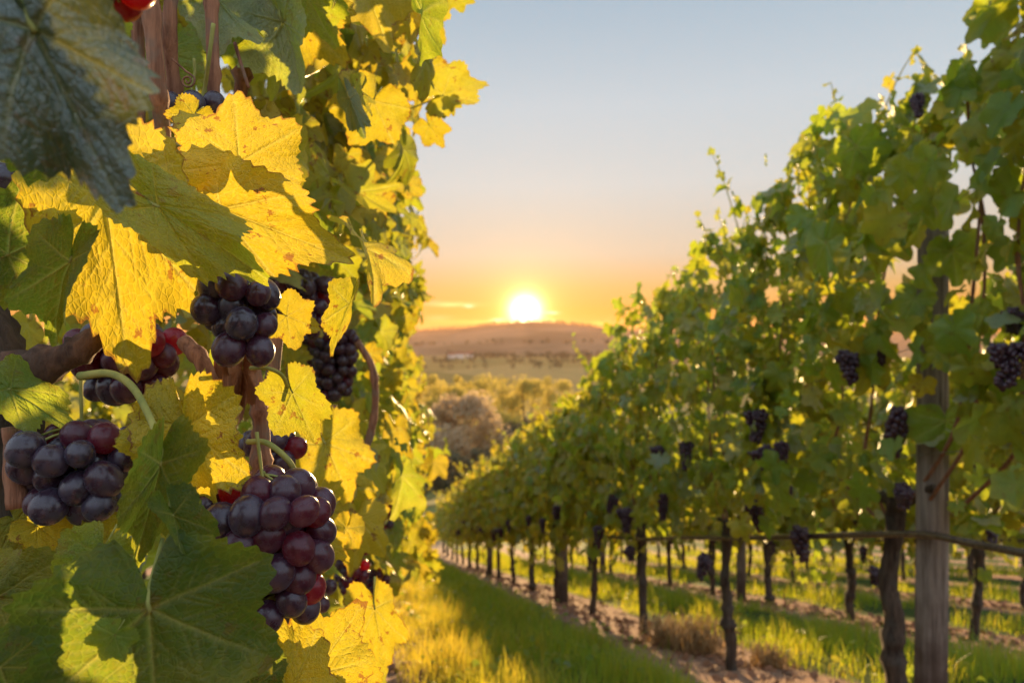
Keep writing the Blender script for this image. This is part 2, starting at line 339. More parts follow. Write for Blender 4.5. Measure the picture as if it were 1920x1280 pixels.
# ------------------------------------------------------------------ leaves
def leaf_template(na, nr, seed, fold=.25, curl=.15, ruffle=.05, lobe=1.0, detail=True, cup=0.0):
    g = np.random.default_rng(seed)
    A = np.array([0, 24, 50, 78, 106, 134, 160, 180.])
    Rb = np.array([1.0, .70, .90, .64, .75, .60, .50, .10])
    def side():
        a = A.copy(); a[1:-1] += g.normal(0, 2.5, 6); r = Rb*(1+g.normal(0, .04, 8)); r[[1, 3]] = r[[1, 3]]*(1-.22*(lobe-1)); r[0] = 1; r[-1] = .10; return a, r
    th = np.linspace(-180, 180, na, endpoint=False)
    R = np.zeros(na)
    for sgn in (1, -1):
        a, r = side(); ta = np.abs(th); f = np.interp(ta, a, np.arange(8)); k = np.clip(f.astype(int), 0, 6); u = f-k; u = u*u*(3-2*u)*.75+u*.25
        R = np.where((th*sgn >= 0), r[k]*(1-u)+r[k+1]*u, R)
    if na >= 32:
        nt = 42 if na >= 110 else 24 if na >= 90 else na/3.2; amp = .085 if na >= 90 else .085
        ph = g.uniform(0, 1); wob = th/360*nt+ph+.25*np.sin(rad(1)*th*3+ph*6); tri = np.abs((wob % 1)-.5)*2; tri = tri*(.55+.45*np.sin(np.floor(wob)*2.4+ph*9)**2)
        R = R*(1-amp*.5+amp*tri*(.6+.8*g.random()*np.abs(np.sin(np.radians(th*2.3)+ph))+.3))
    f = np.linspace(0, 1, nr+1)[1:]**.9
    T = np.radians(th); x = (f[:, None]*R[None]*np.sin(T)).ravel(); y = (f[:, None]*R[None]*np.cos(T)).ravel()
    x = np.concatenate([[0], x]); y = np.concatenate([[0], y]); fr = np.concatenate([[0], np.repeat(f, na)]); TT = np.concatenate([[0], np.tile(T, nr)])
    vein = np.zeros(len(x))
    if detail:
        for va, L in ((0, .98), (50, .86), (-50, .86), (106, .66), (-106, .66)):
            va = np.radians(va+g.normal(0, 2)); d = np.array([np.sin(va), np.cos(va)]); pr = np.array([d[1], -d[0]])
            u = x*d[0]+y*d[1]; v = x*pr[0]+y*pr[1]
            uc = np.clip(u, 0, L); w_ = .017*(1-.7*uc/L)+.003
            vein = np.maximum(vein, np.exp(-(((u-uc)**2+v**2)/w_**2)))
            for kk, fr0 in enumerate((.18, .30, .43, .56, .69, .82)):
                for sg in (1, -1):
                    s0 = (fr0+(.05 if sg > 0 else 0)+g.normal(0, .014))*L; aa = va+sg*np.radians(48-10*fr0+g.normal(0, 6)); dd = np.array([np.sin(aa), np.cos(aa)])
                    X0, Y0 = d*s0; LL = (.46*(1-fr0)+.08)*L*(.9 if abs(va) < .2 else .75)
                    uu = np.clip((x-X0)*dd[0]+(y-Y0)*dd[1], 0, LL); dist = (x-X0-uu*dd[0])**2+(y-Y0-uu*dd[1])**2
                    vein = np.maximum(vein, .5*np.exp(-dist/(.0085*(1-.6*uu/LL)+.002)**2))
    z = -curl*(y*np.abs(y))+cup*(x**2+y**2)+ruffle*np.sin(3*TT+g.uniform(0, 6))*fr**2+ruffle*.7*np.sin(7*TT+g.uniform(0, 6))*fr**3
    if detail: z = z-.02*vein+.012*np.sin(x*16+g.uniform(0, 6))*np.sin(y*14+g.uniform(0, 6))
    ca, sa = np.cos(fold), np.sin(fold); z = z+np.abs(x)*sa; x = x*ca
    # droop of the tip and lobes
    V = np.stack([x, y, z], 1)
    j = np.arange(na); jn = (j+1) % na
    tri = np.stack([np.zeros(na, int), 1+jn, 1+j], 1); pol = [tri]
    if nr > 1:
        i = 1+np.arange(nr-1)[:, None]*na; q = np.stack([i+j, i+jn, i+na+jn, i+na+j], -1).reshape(-1, 4); pol.append(q)
    pol = [p[:, ::-1] if False else p for p in pol]
    return dict(V=V, P=pol, vein=vein, edge=fr**3, luv=np.stack([x, y, z*0], 1))
# front faces (+z): check winding: (0, jn, j) with th growing from -180 clockwise seen from +z
def tset(na, nr, n, seed, **kw):
    g = np.random.default_rng(seed)
    return [leaf_template(na, nr, seed*100+i, fold=g.uniform(-.05, .55), curl=g.uniform(-.05, .55), ruffle=g.uniform(.04, .14), lobe=g.uniform(.7, 2.0), cup=g.uniform(-.40, .08), **kw) for i in range(n)]
T_NEAR = tset(96, 5, 9, 1)
T_MID = tset(60, 3, 9, 2, detail=False)
T_FAR = tset(18, 1, 8, 3, detail=False)
def frames(tip, nrm):
    ey = tip/np.linalg.norm(tip, axis=1)[:, None]
    ez = nrm-(nrm*ey).sum(1)[:, None]*ey; ez /= np.linalg.norm(ez, axis=1)[:, None]+1e-9
    return np.cross(ey, ez), ey, ez
def leaves(mb, temps, pos, tip, nrm, size, tint, g):
    nrm = nrm*np.where(g.random((len(pos), 1)) < .13, -1, 1)  # some leaves turned over, their pale undersides standing in for sky sheen
    ex, ey, ez = frames(tip, nrm); k = g.integers(0, len(temps), len(pos)); wx = g.uniform(.85, 1.12, len(pos))
    for i, T in enumerate(temps):
        s = np.where(k == i)[0]
        if not len(s): continue
        V = T['V']; nv = len(V)
        Wd = pos[s][:, None]+size[s][:, None, None]*(V[None, :, 0:1]*(ex[s]*wx[s][:, None])[:, None]+V[None, :, 1:2]*ey[s][:, None]+V[None, :, 2:3]*ez[s][:, None])
        off = (np.arange(len(s))*nv)[:, None, None]
        pol = [(p[None]+off).reshape(-1, p.shape[1]) for p in T['P']]
        luv = (T['luv'][None]+(g.uniform(0, 60, (len(s), 1, 3)))).reshape(-1, 3)
        mb.add(Wd.reshape(-1, 3), pol, tint=np.repeat(tint[s], nv), vein=np.tile(T['vein'], len(s)), edge=np.tile(T['edge'], len(s)), luv=luv)

# ------------------------------------------------------------------ rows of vines
def make_trunk(seed, h=.80, r=.034):
    mb = MB(); g = np.random.default_rng(seed); n = 9
    z = np.linspace(-.06, h, n); x = np.cumsum(g.normal(0, .008, n)); y = np.cumsum(g.normal(0, .010, n)); x -= x[1]; y -= y[1]
    rr = r*np.linspace(1.15, .85, n)*(1+g.normal(0, .07, n)); rr[-2:] *= [1.25, 1.1]
    tube(mb, np.stack([x, y, z], 1), rr, 12, 6, .16, seed, 4)
    for s in (1, -1):                                        # short gnarled arms along the row
        a = np.array([x[-1], y[-1], h-.04]); L = g.uniform(.14, .24)
        tube(mb, np.stack([a, a+[.01, s*L*.5, .04-s*L*.5*SL], a+[.0, s*L, .06-s*L*SL]]), [r*.8, r*.6, r*.35], 9, 5, .14, seed+s+7, 2)
    return mb.me('trunk', M_BARK)
def make_cane(seed, side, L=1.35):
    mb = MB(); g = np.random.default_rng(seed); n = 7; b = side*g.uniform(.05, .5)
    z = .80+np.linspace(0, L*g.uniform(.75, 1.05), n); y = b+np.cumsum(g.normal(0, .022, n)); x = np.cumsum(g.normal(0, .018, n)); y[0] = b*.4; x -= x[0]
    tube(mb, np.stack([x, y, z-y*SL], 1), np.linspace(.0065, .003, n), 7, 4, .05, seed, 8)
    return mb.me('cane', M_CANE)
def foliage(seed, temps, n, hmin, hmax, half, tint, size, length=1.3, kx=KX, face=0.0, thin=0.0, shoots=5, keep=None, drift=.0):
    """leaf wall of one vine; local frame at the vine's base. keep(local points) -> mask"""
    g = np.random.default_rng(seed); mb = MB()
    b = g.uniform(-length/2, length/2, n); u = g.beta(1.05, 1.0, n); h0 = hmin+.13*np.sin(b*8.3+seed*1.3)+.09*np.sin(b*19+seed); h = h0+(hmax-h0)*u
    topv = .10*np.sin(b*5+seed)+.06*np.sin(b*13+seed*2); h = h+topv*u
    prof_ = half*(.55+.55*np.sin(np.pi*np.clip(u*.9+.12, 0, 1))); prof_ *= 1+.25*np.sin(b*7+h*6+seed)
    a = prof_*np.sign(g.random(n)-.5+face)*np.sqrt(g.random(n))*g.uniform(.55, 1.1, n)
    # ragged bottom
    drop = g.random(n) < np.clip((h-hmin)/(.35), .15, 1)
    cl = np.sin(b*9+h*8+seed)+np.sin(b*4-h*11+seed*1.7)
    drop &= (g.random(n) > thin*(cl > .35))
    a, b, h = a[drop], b[drop], h[drop]; n = len(a)
    pos = np.stack([a-kx*b, b, h-SL*b], 1)
    sg = np.where(a >= 0, 1., -1.)
    nrm = np.stack([sg*g.uniform(.35, 1.3, n), g.normal(-.15, .75, n), g.uniform(-.1, .9, n)], 1)
    tip = np.stack([sg*g.uniform(-.1, .6, n), g.normal(0, .55, n), -g.uniform(.25, 1.2, n)], 1)
    sz = size*g.uniform(.42, 1.3, n)
    tn = np.clip(g.normal(tint[0], tint[1], n), -.3, 1.2)
    stems = MB()
    for _ in range(shoots):                                  # shoots poking out of the top and the sides
        bb = g.uniform(-length/2, length/2); p0 = np.array([g.normal(0, half*.5)-kx*bb, bb, hmax-.1-SL*bb+.1*math.sin(bb*5+seed)])
        d = np.array([g.normal(0, .35), g.normal(0, .4), 1.0]) if g.random() < .7 else np.array([(-1 if g.random() < .6 else 1)*.9, g.normal(0, .4), .15])
        if d[2] < .5: p0[2] -= g.uniform(.1, .9); p0[0] += np.sign(d[0])*half*.8
        L = g.uniform(.14, .38); q = p0+d*L+np.array([0, 0, -.05])
        tube(mb, np.stack([p0-d*.1, (p0+q)/2+[0, 0, .02], q]), [.003, .0025, .0015], 5, 3)
        k = mb.n-sum(len(v) for v in mb.V[:-1]); z0 = np.zeros(k)
        mb.A.setdefault('tint', []).append(z0+.6); mb.A.setdefault('vein', []).append(z0+.5); mb.A.setdefault('edge', []).append(z0); mb.A.setdefault('luv', []).append(np.zeros((k, 3)))
        m_ = 7; f = np.linspace(0, 1, m_)
        pos = np.vstack([pos, p0+(q-p0)*f[:, None]+g.normal(0, .012, (m_, 3))]); nrm = np.vstack([nrm, g.normal(0, 1, (m_, 3))+[0, -.3, .5]]); tip = np.vstack([tip, g.normal(0, .7, (m_, 3))+d*.3])
        sz = np.concatenate([sz, size*np.linspace(.8, .35, m_)]); tn = np.concatenate([tn, np.clip(g.normal(tint[0]+.1, tint[1], m_), -.3, 1.2)])
    if keep is not None:
        k = keep(pos, sz); pos, nrm, tip, sz, tn = pos[k], nrm[k], tip[k], sz[k], tn[k]
    leaves(mb, temps, pos, tip, nrm, sz, tn, g)
    return mb.me('foliage', M_LEAF)

TRUNKS = [make_trunk(20+i, .78+.03*(i % 3), .026+.003*(i % 3)) for i in range(5)]
CANES = [make_cane(40+i, 1 if i % 2 else -1) for i in range(8)]
def vine(base, fol, i, label, group, mirror=False, canes=4, trunk=True):
    t = empty('grape_vine', base, label, 'grapevine', group)
    if trunk:
        o = link('trunk', TRUNKS[i % 5], t); o.rotation_euler[2] = 0 if i % 2 else .0
    for k in range(canes):
        o = link('cane', CANES[(i*3+k) % 8], t); o.location = (random.uniform(-.03, .03), random.uniform(-.1, .1), 0)
    o = link('foliage', fol, t)
    return t

GREEN, MIXED, YELLOW = (.16, .25), (.22, .26), (.47, .38)
VX = lambda L, Y, k=KX: L-k*Y
L1, DL = 1.874, 2.08
# right row: the nearest vines get their own leaf walls, farther ones share six
def keep_right(i):
    Y = 2.46+1.2*(i-1); b = np.array([VX(L1, Y), Y, gz1(VX(L1, Y), Y)])
    def k(pos, sz):
        p = pos+b; yy = np.maximum(p[:, 1], .1); px = 960+p[:, 0]/yy*F; py = 640-p[:, 2]/yy*F; m = sz*F/yy*.5
        hide = (np.abs(px-1745) < 34+m) & (py > 440) & (py < 1300) & (p[:, 1] < 2.5) & ~((py > 590) & (py < 670))
        return ~(hide & (np.sin(p[:, 0]*91+p[:, 2]*57) < .9)) & (p[:, 1] > .5)
    return k
near_f = [foliage(300+i, T_MID, n, .64, 2.36 if i < 2 else 2.22, .28, GREEN, .076, 1.45, thin=.72, shoots=6, keep=keep_right(i)) for i, n in enumerate((1250, 1250, 1200, 1200))]
far_f = [foliage(320+i, T_FAR, 1150, .52, 1.92, .25, (.36, .28), .082, 1.45, thin=.42, shoots=10) for i in range(6)]
gold_f = [foliage(340+i, T_FAR, 1150, .50, 1.92, .25, (.52, .30), .080, 1.45, thin=.42, shoots=10) for i in range(4)]  # far leaves tinted gold: the sun's golden veil put into leaf colour
for i in range(-1, 16):
    Y = 2.46+1.2*i; X = VX(L1, Y)
    lab = ('leafy green vine nearest the camera at the right edge, its trunk out of frame' if i < 0 else
           'green vine whose rough dark trunk stands just left of the tall near wooden post' if i == 0 else
           f'{ORD[i]} vine down the right row, counted from the tall near wooden post')
    v = vine((X, Y, gz1(X, Y)), near_f[i+1] if i < 3 else far_f[i % 6] if i < 6 else gold_f[i % 4], i+2, lab, 'vines of the right row', canes=5 if i < 4 else 3)
    if i == 0: POSTVINE = v
    v.scale[2] = float(1.0) if i == 0 else float(np.interp(Y, [6, 13, 21], [1.02, .98, .76]))
for r, (nm, y0, n) in enumerate((('second row from the alley on the right', 4.55, 12), ('third row from the alley on the right', 6.4, 10), ('fourth row from the alley on the right', 8.2, 8), ('fifth row from the alley on the right', 9.4, 8), ('sixth row from the alley on the right', 10.6, 8))):
    L = L1+DL*(r+1)
    for i in range(n):
        Y = y0+1.2*i; X = VX(L, Y)
        vine((X, Y, gz1(X, Y)), far_f[(i*5+r) % 6], i+r, f'{ORD[i]} vine visible in the {nm}', f'vines of the {nm}', canes=3)

# wooden posts
def post(px, Y, L, h, r, label, group, base=None, lean=0.0):
    X = VX(L, Y); mb = MB(); n = 8; z = np.linspace(-.1, h, n)
    tube(mb, np.stack([lean*z, 0*z, z], 1), r*np.linspace(1.06, .97, n), 20, 3, .035, int(Y*10))
    return tag(link('wooden_post', mb.me('wooden_post', M_POST), None, (X, Y, gz1(X, Y))), label, 'post', group)
PG = 'wooden trellis posts'
post(0, 2.33, L1, 1.80, .048, 'tall round weathered wooden post standing nearest on the right', PG, lean=.006)
post(0, 7.05, L1, 1.9, .052, 'grey wooden post beside a dark trunk in the middle of the right row', PG)
post(0, 11.8, L1, 1.9, .05, 'distant wooden post far down the right row', PG)
post(0, 7.5, L1+DL, 1.9, .05, 'grey wooden post in the second right row, behind the thick gnarled trunk', PG)
post(0, 12.2, L1+DL, 1.9, .05, 'small distant post deeper along the second right row', PG)

# drip hose and trellis wires
def line(name, L, ys, h, r, mat, label, cat, group, sag=.03, seed=0, kx=KX):
    mb = MB(); pts = []; g = np.random.default_rng(seed)
    for a, b in zip(ys[:-1], ys[1:]):
        for f in np.linspace(0, 1, 9)[:-1]:
            Y = a+(b-a)*f; pts.append((L-kx*Y-.06+g.normal(0, .006), Y, -.72-SL*Y+h-sag*math.sin(math.pi*f)-(max(0, 2.33-Y)*.09 if r > .012 else 0)+g.normal(0, .004)))
    tube(mb, np.array(pts), r, 8, 3)
    return tag(link(name, mb.me(name, mat)), label, cat, group)
line('irrigation_hose', L1, [.4, 2.33, 7.05, 11.8, 16], .72, .013, M_HOSE, 'dark drip hose strung along the right row at trunk height', 'hose', 'irrigation hoses', .03, 1)
line('irrigation_hose', L1+DL, [2.6, 7.5, 12.2, 16], .70, .009, M_HOSE, 'dark drip hose along the second right row, seen behind the trunks', 'hose', 'irrigation hoses', .03, 2)
for h, nm in ((.98, 'lowest'), (1.36, 'middle'), (1.78, 'upper')):
    line('trellis_wire', L1, [.4, 2.33, 7.05, 11.8, 16], h, .0016, M_WIRE, f'{nm} thin trellis wire stretched along the right row', 'wire', 'trellis wires', .01, int(h*10))

# ------------------------------------------------------------------ grape bunches
def sphere_mesh(nu, nv, name='grape', st=1.12):
    V = [(0, 0, st)]; 
    for i in range(1, nv):
        a = math.pi*i/nv
        for j in range(nu):
            b = 2*math.pi*j/nu; V.append((math.sin(a)*math.cos(b), math.sin(a)*math.sin(b), math.cos(a)*st))
    V.append((0, 0, -st)); V = np.array(V); q, t = [], []
    for i in range(nv-2):
        for j in range(nu):
            a = 1+i*nu; q.append((a+j, a+nu+j, a+nu+(j+1) % nu, a+(j+1) % nu))
    last = len(V)-1
    for j in range(nu): t.append((0, 1+j, 1+(j+1) % nu)); t.append((last, last-nu+(j+1) % nu, last-nu+j))
    # small dark scar at the blossom end
    return V, [np.array(q), np.array(t)]
SPV, SPP = sphere_mesh(28, 18); GRAPE = mesh('grape', SPV, SPP, M_GRAPE)
LOV, LOP = sphere_mesh(10, 7)
def bunch_points(W, H, r, g, nmax=95, taper=.45, depth=.8):
    """berry centres filling a cone-shaped cluster, hung from (0,0,0) downwards"""
    pts = []
    for _ in range(9000):
        u = g.random(); ww = W/2*(1-(1-taper)*u**1.3)*(min(1, .45+u*4)); a = g.uniform(0, 2*np.pi); rr = g.random()**.4
        p = np.array([ww*rr*math.cos(a), ww*depth*rr*math.sin(a), -r-u*(H-2*r)])
        if all(np.sum((p-q)**2) > (1.52*r)**2 for q in pts):
            pts.append(p)
            if len(pts) >= nmax: break
    return np.array(pts)
BUNCH_MASK = []
def hero_bunch(px, py, Y, wpx, hpx, rpx, label, seed, red=.25, group='ripe grape bunches on the near left vine', taper=.45, lean=0.0, stem=True, depth=.8):
    """(px,py) top centre of the cluster in the photo; real size follows from its distance Y"""
    g = np.random.default_rng(seed); s = Y/F; base = P(px, py, Y)
    t = empty('grape_bunch', base, label, 'grape bunch', group)
    r = rpx*s; pts = bunch_points(wpx*s, hpx*s, r, g, 95, taper, depth)
    for p in pts:
        o = link('grape', GRAPE, t); o.location = (p[0]+lean*-p[2], p[1], p[2])
        q = r*g.uniform(.84, 1.13); o.scale = tuple(q*g.uniform(.94, 1.05, 3)); o.rotation_euler = tuple(g.uniform(-.7, .7, 3))
        k = red*.45+ (g.random() < red)*g.uniform(.15, .5)+.25*np.clip(p[0]/(wpx*s/2), -.3, 1)*red*2  # redder to the right: the sunlit side put into berry colour
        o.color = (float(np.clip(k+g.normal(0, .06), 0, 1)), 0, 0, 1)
    mb = MB(); n = 5; z = np.linspace(.02 if stem else .0, -hpx*s*.75, n)
    tube(mb, np.stack([lean*-z+g.normal(0, .0008, n), g.normal(0, .0008, n), z], 1), np.linspace(r*.12, r*.08, n), 7, 4)
    for p in pts[:60]:
        a = np.array([lean*-p[2]*.7, 0, p[2]+r*.9]); tube(mb, np.stack([a, (a+p)/2+[0, 0, r*.2], p+[lean*-p[2], 0, 0]]), r*.09, 4, 2)
    link('bunch_stem', mb.me('bunch_stem', M_STEM), t)
    BUNCH_MASK.append((px+lean*hpx/2, py+hpx/2, wpx/2, hpx/2, Y))
    return t
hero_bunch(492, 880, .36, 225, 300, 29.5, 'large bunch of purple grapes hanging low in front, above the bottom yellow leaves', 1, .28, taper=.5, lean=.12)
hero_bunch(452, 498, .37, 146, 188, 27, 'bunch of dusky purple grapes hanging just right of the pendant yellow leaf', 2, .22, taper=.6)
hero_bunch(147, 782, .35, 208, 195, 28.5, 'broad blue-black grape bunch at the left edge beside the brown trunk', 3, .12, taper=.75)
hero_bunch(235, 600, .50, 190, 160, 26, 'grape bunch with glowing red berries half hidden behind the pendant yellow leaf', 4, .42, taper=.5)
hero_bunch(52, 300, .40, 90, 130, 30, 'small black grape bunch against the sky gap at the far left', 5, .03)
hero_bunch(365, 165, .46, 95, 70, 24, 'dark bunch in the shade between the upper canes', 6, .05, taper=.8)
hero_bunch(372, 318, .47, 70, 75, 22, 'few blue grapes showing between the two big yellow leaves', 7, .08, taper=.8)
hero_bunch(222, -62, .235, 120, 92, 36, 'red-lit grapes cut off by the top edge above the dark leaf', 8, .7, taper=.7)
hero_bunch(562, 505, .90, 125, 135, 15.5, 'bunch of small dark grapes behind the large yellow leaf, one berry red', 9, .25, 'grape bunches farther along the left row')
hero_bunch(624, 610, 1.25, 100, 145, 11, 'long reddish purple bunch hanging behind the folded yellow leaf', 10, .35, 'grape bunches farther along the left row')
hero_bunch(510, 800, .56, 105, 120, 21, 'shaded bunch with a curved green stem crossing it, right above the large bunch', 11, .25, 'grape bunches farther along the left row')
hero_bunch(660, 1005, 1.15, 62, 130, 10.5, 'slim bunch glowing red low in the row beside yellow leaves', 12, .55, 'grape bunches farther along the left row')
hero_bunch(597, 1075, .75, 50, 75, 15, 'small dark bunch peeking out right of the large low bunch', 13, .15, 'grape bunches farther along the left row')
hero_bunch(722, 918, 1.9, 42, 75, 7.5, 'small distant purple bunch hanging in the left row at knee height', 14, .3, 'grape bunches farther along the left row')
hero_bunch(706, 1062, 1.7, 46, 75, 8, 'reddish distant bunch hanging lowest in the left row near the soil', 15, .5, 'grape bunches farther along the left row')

def small_bunch_mesh(seed, W, H, r):
    g = np.random.default_rng(seed); mb = MB(); pts = bunch_points(W, H, r, g, 75, g.uniform(.3, .6))
    wing = bunch_points(W*g.uniform(.5, .8), H*g.uniform(.35, .6), r, g, 30, .5)+np.array([g.choice([-1, 1])*W*g.uniform(.35, .6), g.normal(0, .01), -H*g.uniform(0, .15)])
    for p in np.vstack([pts, wing]): mb.add(LOV*r*g.uniform(.82, 1.12)+p+g.normal(0, .0015, 3)+np.array([.12*g.normal()*0+.1*p[2]*np.sin(seed), 0, 0]), LOP)
    return mb.me('grape_bunch', M_GRAPE)
SB = [small_bunch_mesh(60+i, .060+.011*(i % 4), .12+.022*(i % 3), .0088+.0004*(i % 3)) for i in range(7)]
RG = 'grape bunches hanging in the right rows'
for k, (px, py, Y, sc, lab) in enumerate((
    (1580, 655, 2.55, .95, 'black bunch beside the green leaf with an orange red tip'), (1648, 640, 2.75, .8, 'dark bunch in shade right of the orange tipped leaf'),
    (1428, 765, 3.15, .9, 'upper dark bunch of the cluster in the middle of the right row'), (1432, 835, 3.1, .85, 'lower dark bunch directly under another in the right row'),
    (1690, 760, 2.35, 1.2, 'large dark bunch hanging against the left side of the near post'), (1290, 822, 3.9, 1.0, 'wide dark bunch left of the centre of the right row'),
    (1237, 835, 4.2, .75, 'small dark bunch beside the wide one in the right row'), (1494, 985, 2.95, 1.2, 'big round dark bunch hanging below the drip hose'),
    (1322, 1035, 3.85, .95, 'reddish bunch hanging low left of the thick gnarled trunk'), (1905, 640, 2.05, .72, 'black bunch at the right edge, high beside dark canes'),
    (1900, 575, 2.1, .6, 'topmost black bunch at the right edge'), (1478, 905, 3.1, .75, 'dark bunch behind a pale green leaf right of the thick gnarled trunk'),
    (1468, 825, 3.0, .6, 'tiny dark bunch right of the stacked pair'), (1180, 1022, 4.7, .9, 'dark bunch hanging behind the trunk left of the lit hose'),
    (1128, 985, 5.6, 1.0, 'dark bunch beside the distant grey post'), (1148, 925, 5.2, .9, 'dark bunch above the sunlit hose'),
    (1857, 970, 3.6, .8, 'dark bunch above the hose right of the near post'), (1640, 1062, 4.1, .9, 'dark bunch hanging low between the rows left of the near post'),
    (1722, 172, 2.1, .5, 'tiny dark bunch high in the leaves against the sky'), (1412, 935, 3.3, .9, 'bunch with sunlit red rim right of the thick gnarled trunk'),
    (1690, 905, 2.5, .7, 'small bunch low beside the trunk at the near post'), (1830, 830, 2.6, .7, 'small dark bunch right of the near post at mid height'))):
    if 1.4 < (px-715)/F*Y < 2.08: Y = (1.60, 1.74, 1.67)[k % 3]*F/(px-715)
    o = tag(link('grape_bunch', SB[k % 7], None, P(px, py, Y)), lab, 'grape bunch', RG); o.scale = (sc*1.1, sc*1.1, sc*1.1); o.rotation_euler[0] = random.uniform(-.2, .2); o.rotation_euler[1] = random.uniform(-.25, .25); o.color = (.18, 0, 0, 1); o.rotation_euler[2] = k

for i in range(1, 12):
    Y = 2.46+1.2*i; X = VX(L1, Y)
    for sd, wd in ((.30, 'past'), (-.33, 'before')):
        if sd < 0 and i % 2: continue
        o = tag(link('grape_bunch', SB[(i+3*(sd > 0)) % 7], None, (X-KX*sd-.24, Y+sd, gz1(X, Y)-SL*sd+random.uniform(.78, 1.02))), f'dark bunch just {wd} the {ORD[i]} trunk of the right row, counted from the near post' , 'grape bunch', RG)
        o.color = (.18, 0, 0, 1); o.rotation_euler[2] = i; o.scale = (1.15,)*3
for i in range(1, 8):
    Y = 4.55+1.2*i; X = VX(L1+DL, Y)
    o = tag(link('grape_bunch', SB[i % 7], None, (X-.05, Y-.3, gz1(X, Y)+.3*SL+random.uniform(.6, .85))), f'dark bunch low on the {ORD[i]} vine of the second right row', 'grape bunch', RG); o.color = (.18, 0, 0, 1); o.rotation_euler[2] = i
# ------------------------------------------------------------------ left row, near vine
LK = .16; L0 = -.27
base0 = np.array([L0-LK*.45-.02, .45, gz1(-.3, .45)])
NV = empty('grape_vine', base0, 'nearest left vine with big yellow and green leaves and purple grapes filling the foreground', 'grapevine', 'vines of the left row')
def part(name, mb, mat, label=None, parent=None):
    """geometry given in world space, stored relative to the vine's base"""
    mb.V = [v-base0 for v in mb.V]; o = link(name, mb.me(name, mat), parent or NV)
    if label: o['label'] = label
    return o
def px_tube(name, pts, r, mat, label=None, parent=None, **kw):
    mb = MB(); tube(mb, np.array([P(*p) for p in pts]), r, kw.pop('seg', 10), kw.pop('n', 7), **kw); return part(name, mb, mat, label, parent)
# trunk at the left edge with its arm
mb = MB()
pts = [P(-40, 1500, .37), P(-25, 1250, .37), P(-10, 1050, .37), P(0, 880, .37), P(-8, 740, .37), P(-25, 640, .38), P(-60, 560, .39)]
tube(mb, np.array([base0+[0, 0, -.03]]+pts), [.030, .028, .022, .018, .016, .0155, .017, .014], 14, 8, .16, 3, 5)
part('trunk', mb, M_BARK)
mb = MB(); tube(mb, np.array([P(-10, 690, .375), P(60, 690, .36), P(130, 668, .355), P(178, 634, .358), P(190, 625, .36)]), [.010, .0085, .007, .0065, .005], 12, 7, .09, 5, 4); part('arm', mb, M_ARM, 'short brown arm branching from the trunk')
mb = MB(); tube(mb, np.array([P(20, 800, .345), P(28, 880, .345), P(38, 950, .345)]), [.004, .005, .006], 9, 5, .12, 6); part('bark_strip', mb, M_CANE)
for pts, r in (([(280, -80, .40), (287, 60, .40), (296, 160, .40), (305, 260, .41), (310, 420, .42)], .0046), ([(330, -60, .46), (318, 40, .46), (325, 150, .47), (345, 260, .48)], .0044),
               ([(395, -60, .47), (398, 60, .47), (400, 200, .47), (398, 320, .48)], .0042), ([(500, -40, .56), (478, 60, .55), (455, 140, .55), (445, 260, .56)], .0052),
               ([(345, 640, .42), (380, 680, .41), (391, 740, .41), (378, 830, .42), (360, 930, .43)], .0048), ([(425, 640, .42), (416, 700, .42), (408, 790, .42), (402, 900, .43), (395, 1010, .44)], .0052),
               ([(520, 620, .50), (508, 720, .50), (490, 800, .50), (480, 900, .50)], .0050), ([(470, 680, .47), (482, 740, .47), (492, 820, .47), (488, 920, .47)], .0055),
               ([(670, 640, .95), (698, 690, .95), (703, 760, .95), (690, 830, .95), (668, 880, .95)], .0048), ([(440, 80, .50), (452, 120, .50), (466, 165, .50)], .0012),
               ([(625, 760, .85), (632, 830, .85), (640, 900, .86)], .0040), ([(250, -60, .55), (258, 60, .55), (262, 300, .56)], .005)):
    px_tube('cane', pts, r, M_CANE, rough=.05, seed=int(pts[0][0]), knots=3)
px_tube('petiole', [(150, 705, .345), (205, 700, .335), (245, 722, .33), (275, 770, .32), (298, 830, .31), (305, 880, .31)], [.0022, .0019, .0018, .0017, .0016, .0016], M_STEM, 'long curved green leaf stalk')
px_tube('petiole', [(470, 690, .40), (500, 690, .39), (530, 705, .40), (545, 745, .42)], .0012, M_STEM)
px_tube('petiole', [(465, 828, .38), (500, 830, .37), (540, 862, .37), (558, 895, .38)], .0016, M_STEM, 'thin curved green stalk crossing the dark grapes')
px_tube('petiole', [(400, 45, .45), (392, 110, .45), (384, 165, .46), (375, 205, .46)], [.0014, .0013, .0013, .0012], M_STEM)
px_tube('petiole', [(228, 868, .40), (265, 845, .39), (300, 830, .37)], .0013, M_STEM)
px_tube('petiole', [(262, 922, .38), (285, 905, .37), (305, 870, .36)], .0016, M_STEM)
tp = [(322+i*2.0, 110+i*1.8, .45) for i in range(14)]+[(352+(13-a*1.15)*math.cos(a), 152+(13-a*1.15)*math.sin(a), .45) for a in np.linspace(-.6, 10, 26)]
px_tube('tendril', tp, .0007, M_CANE, 'thin curled brown tendril', seg=6, n=2)

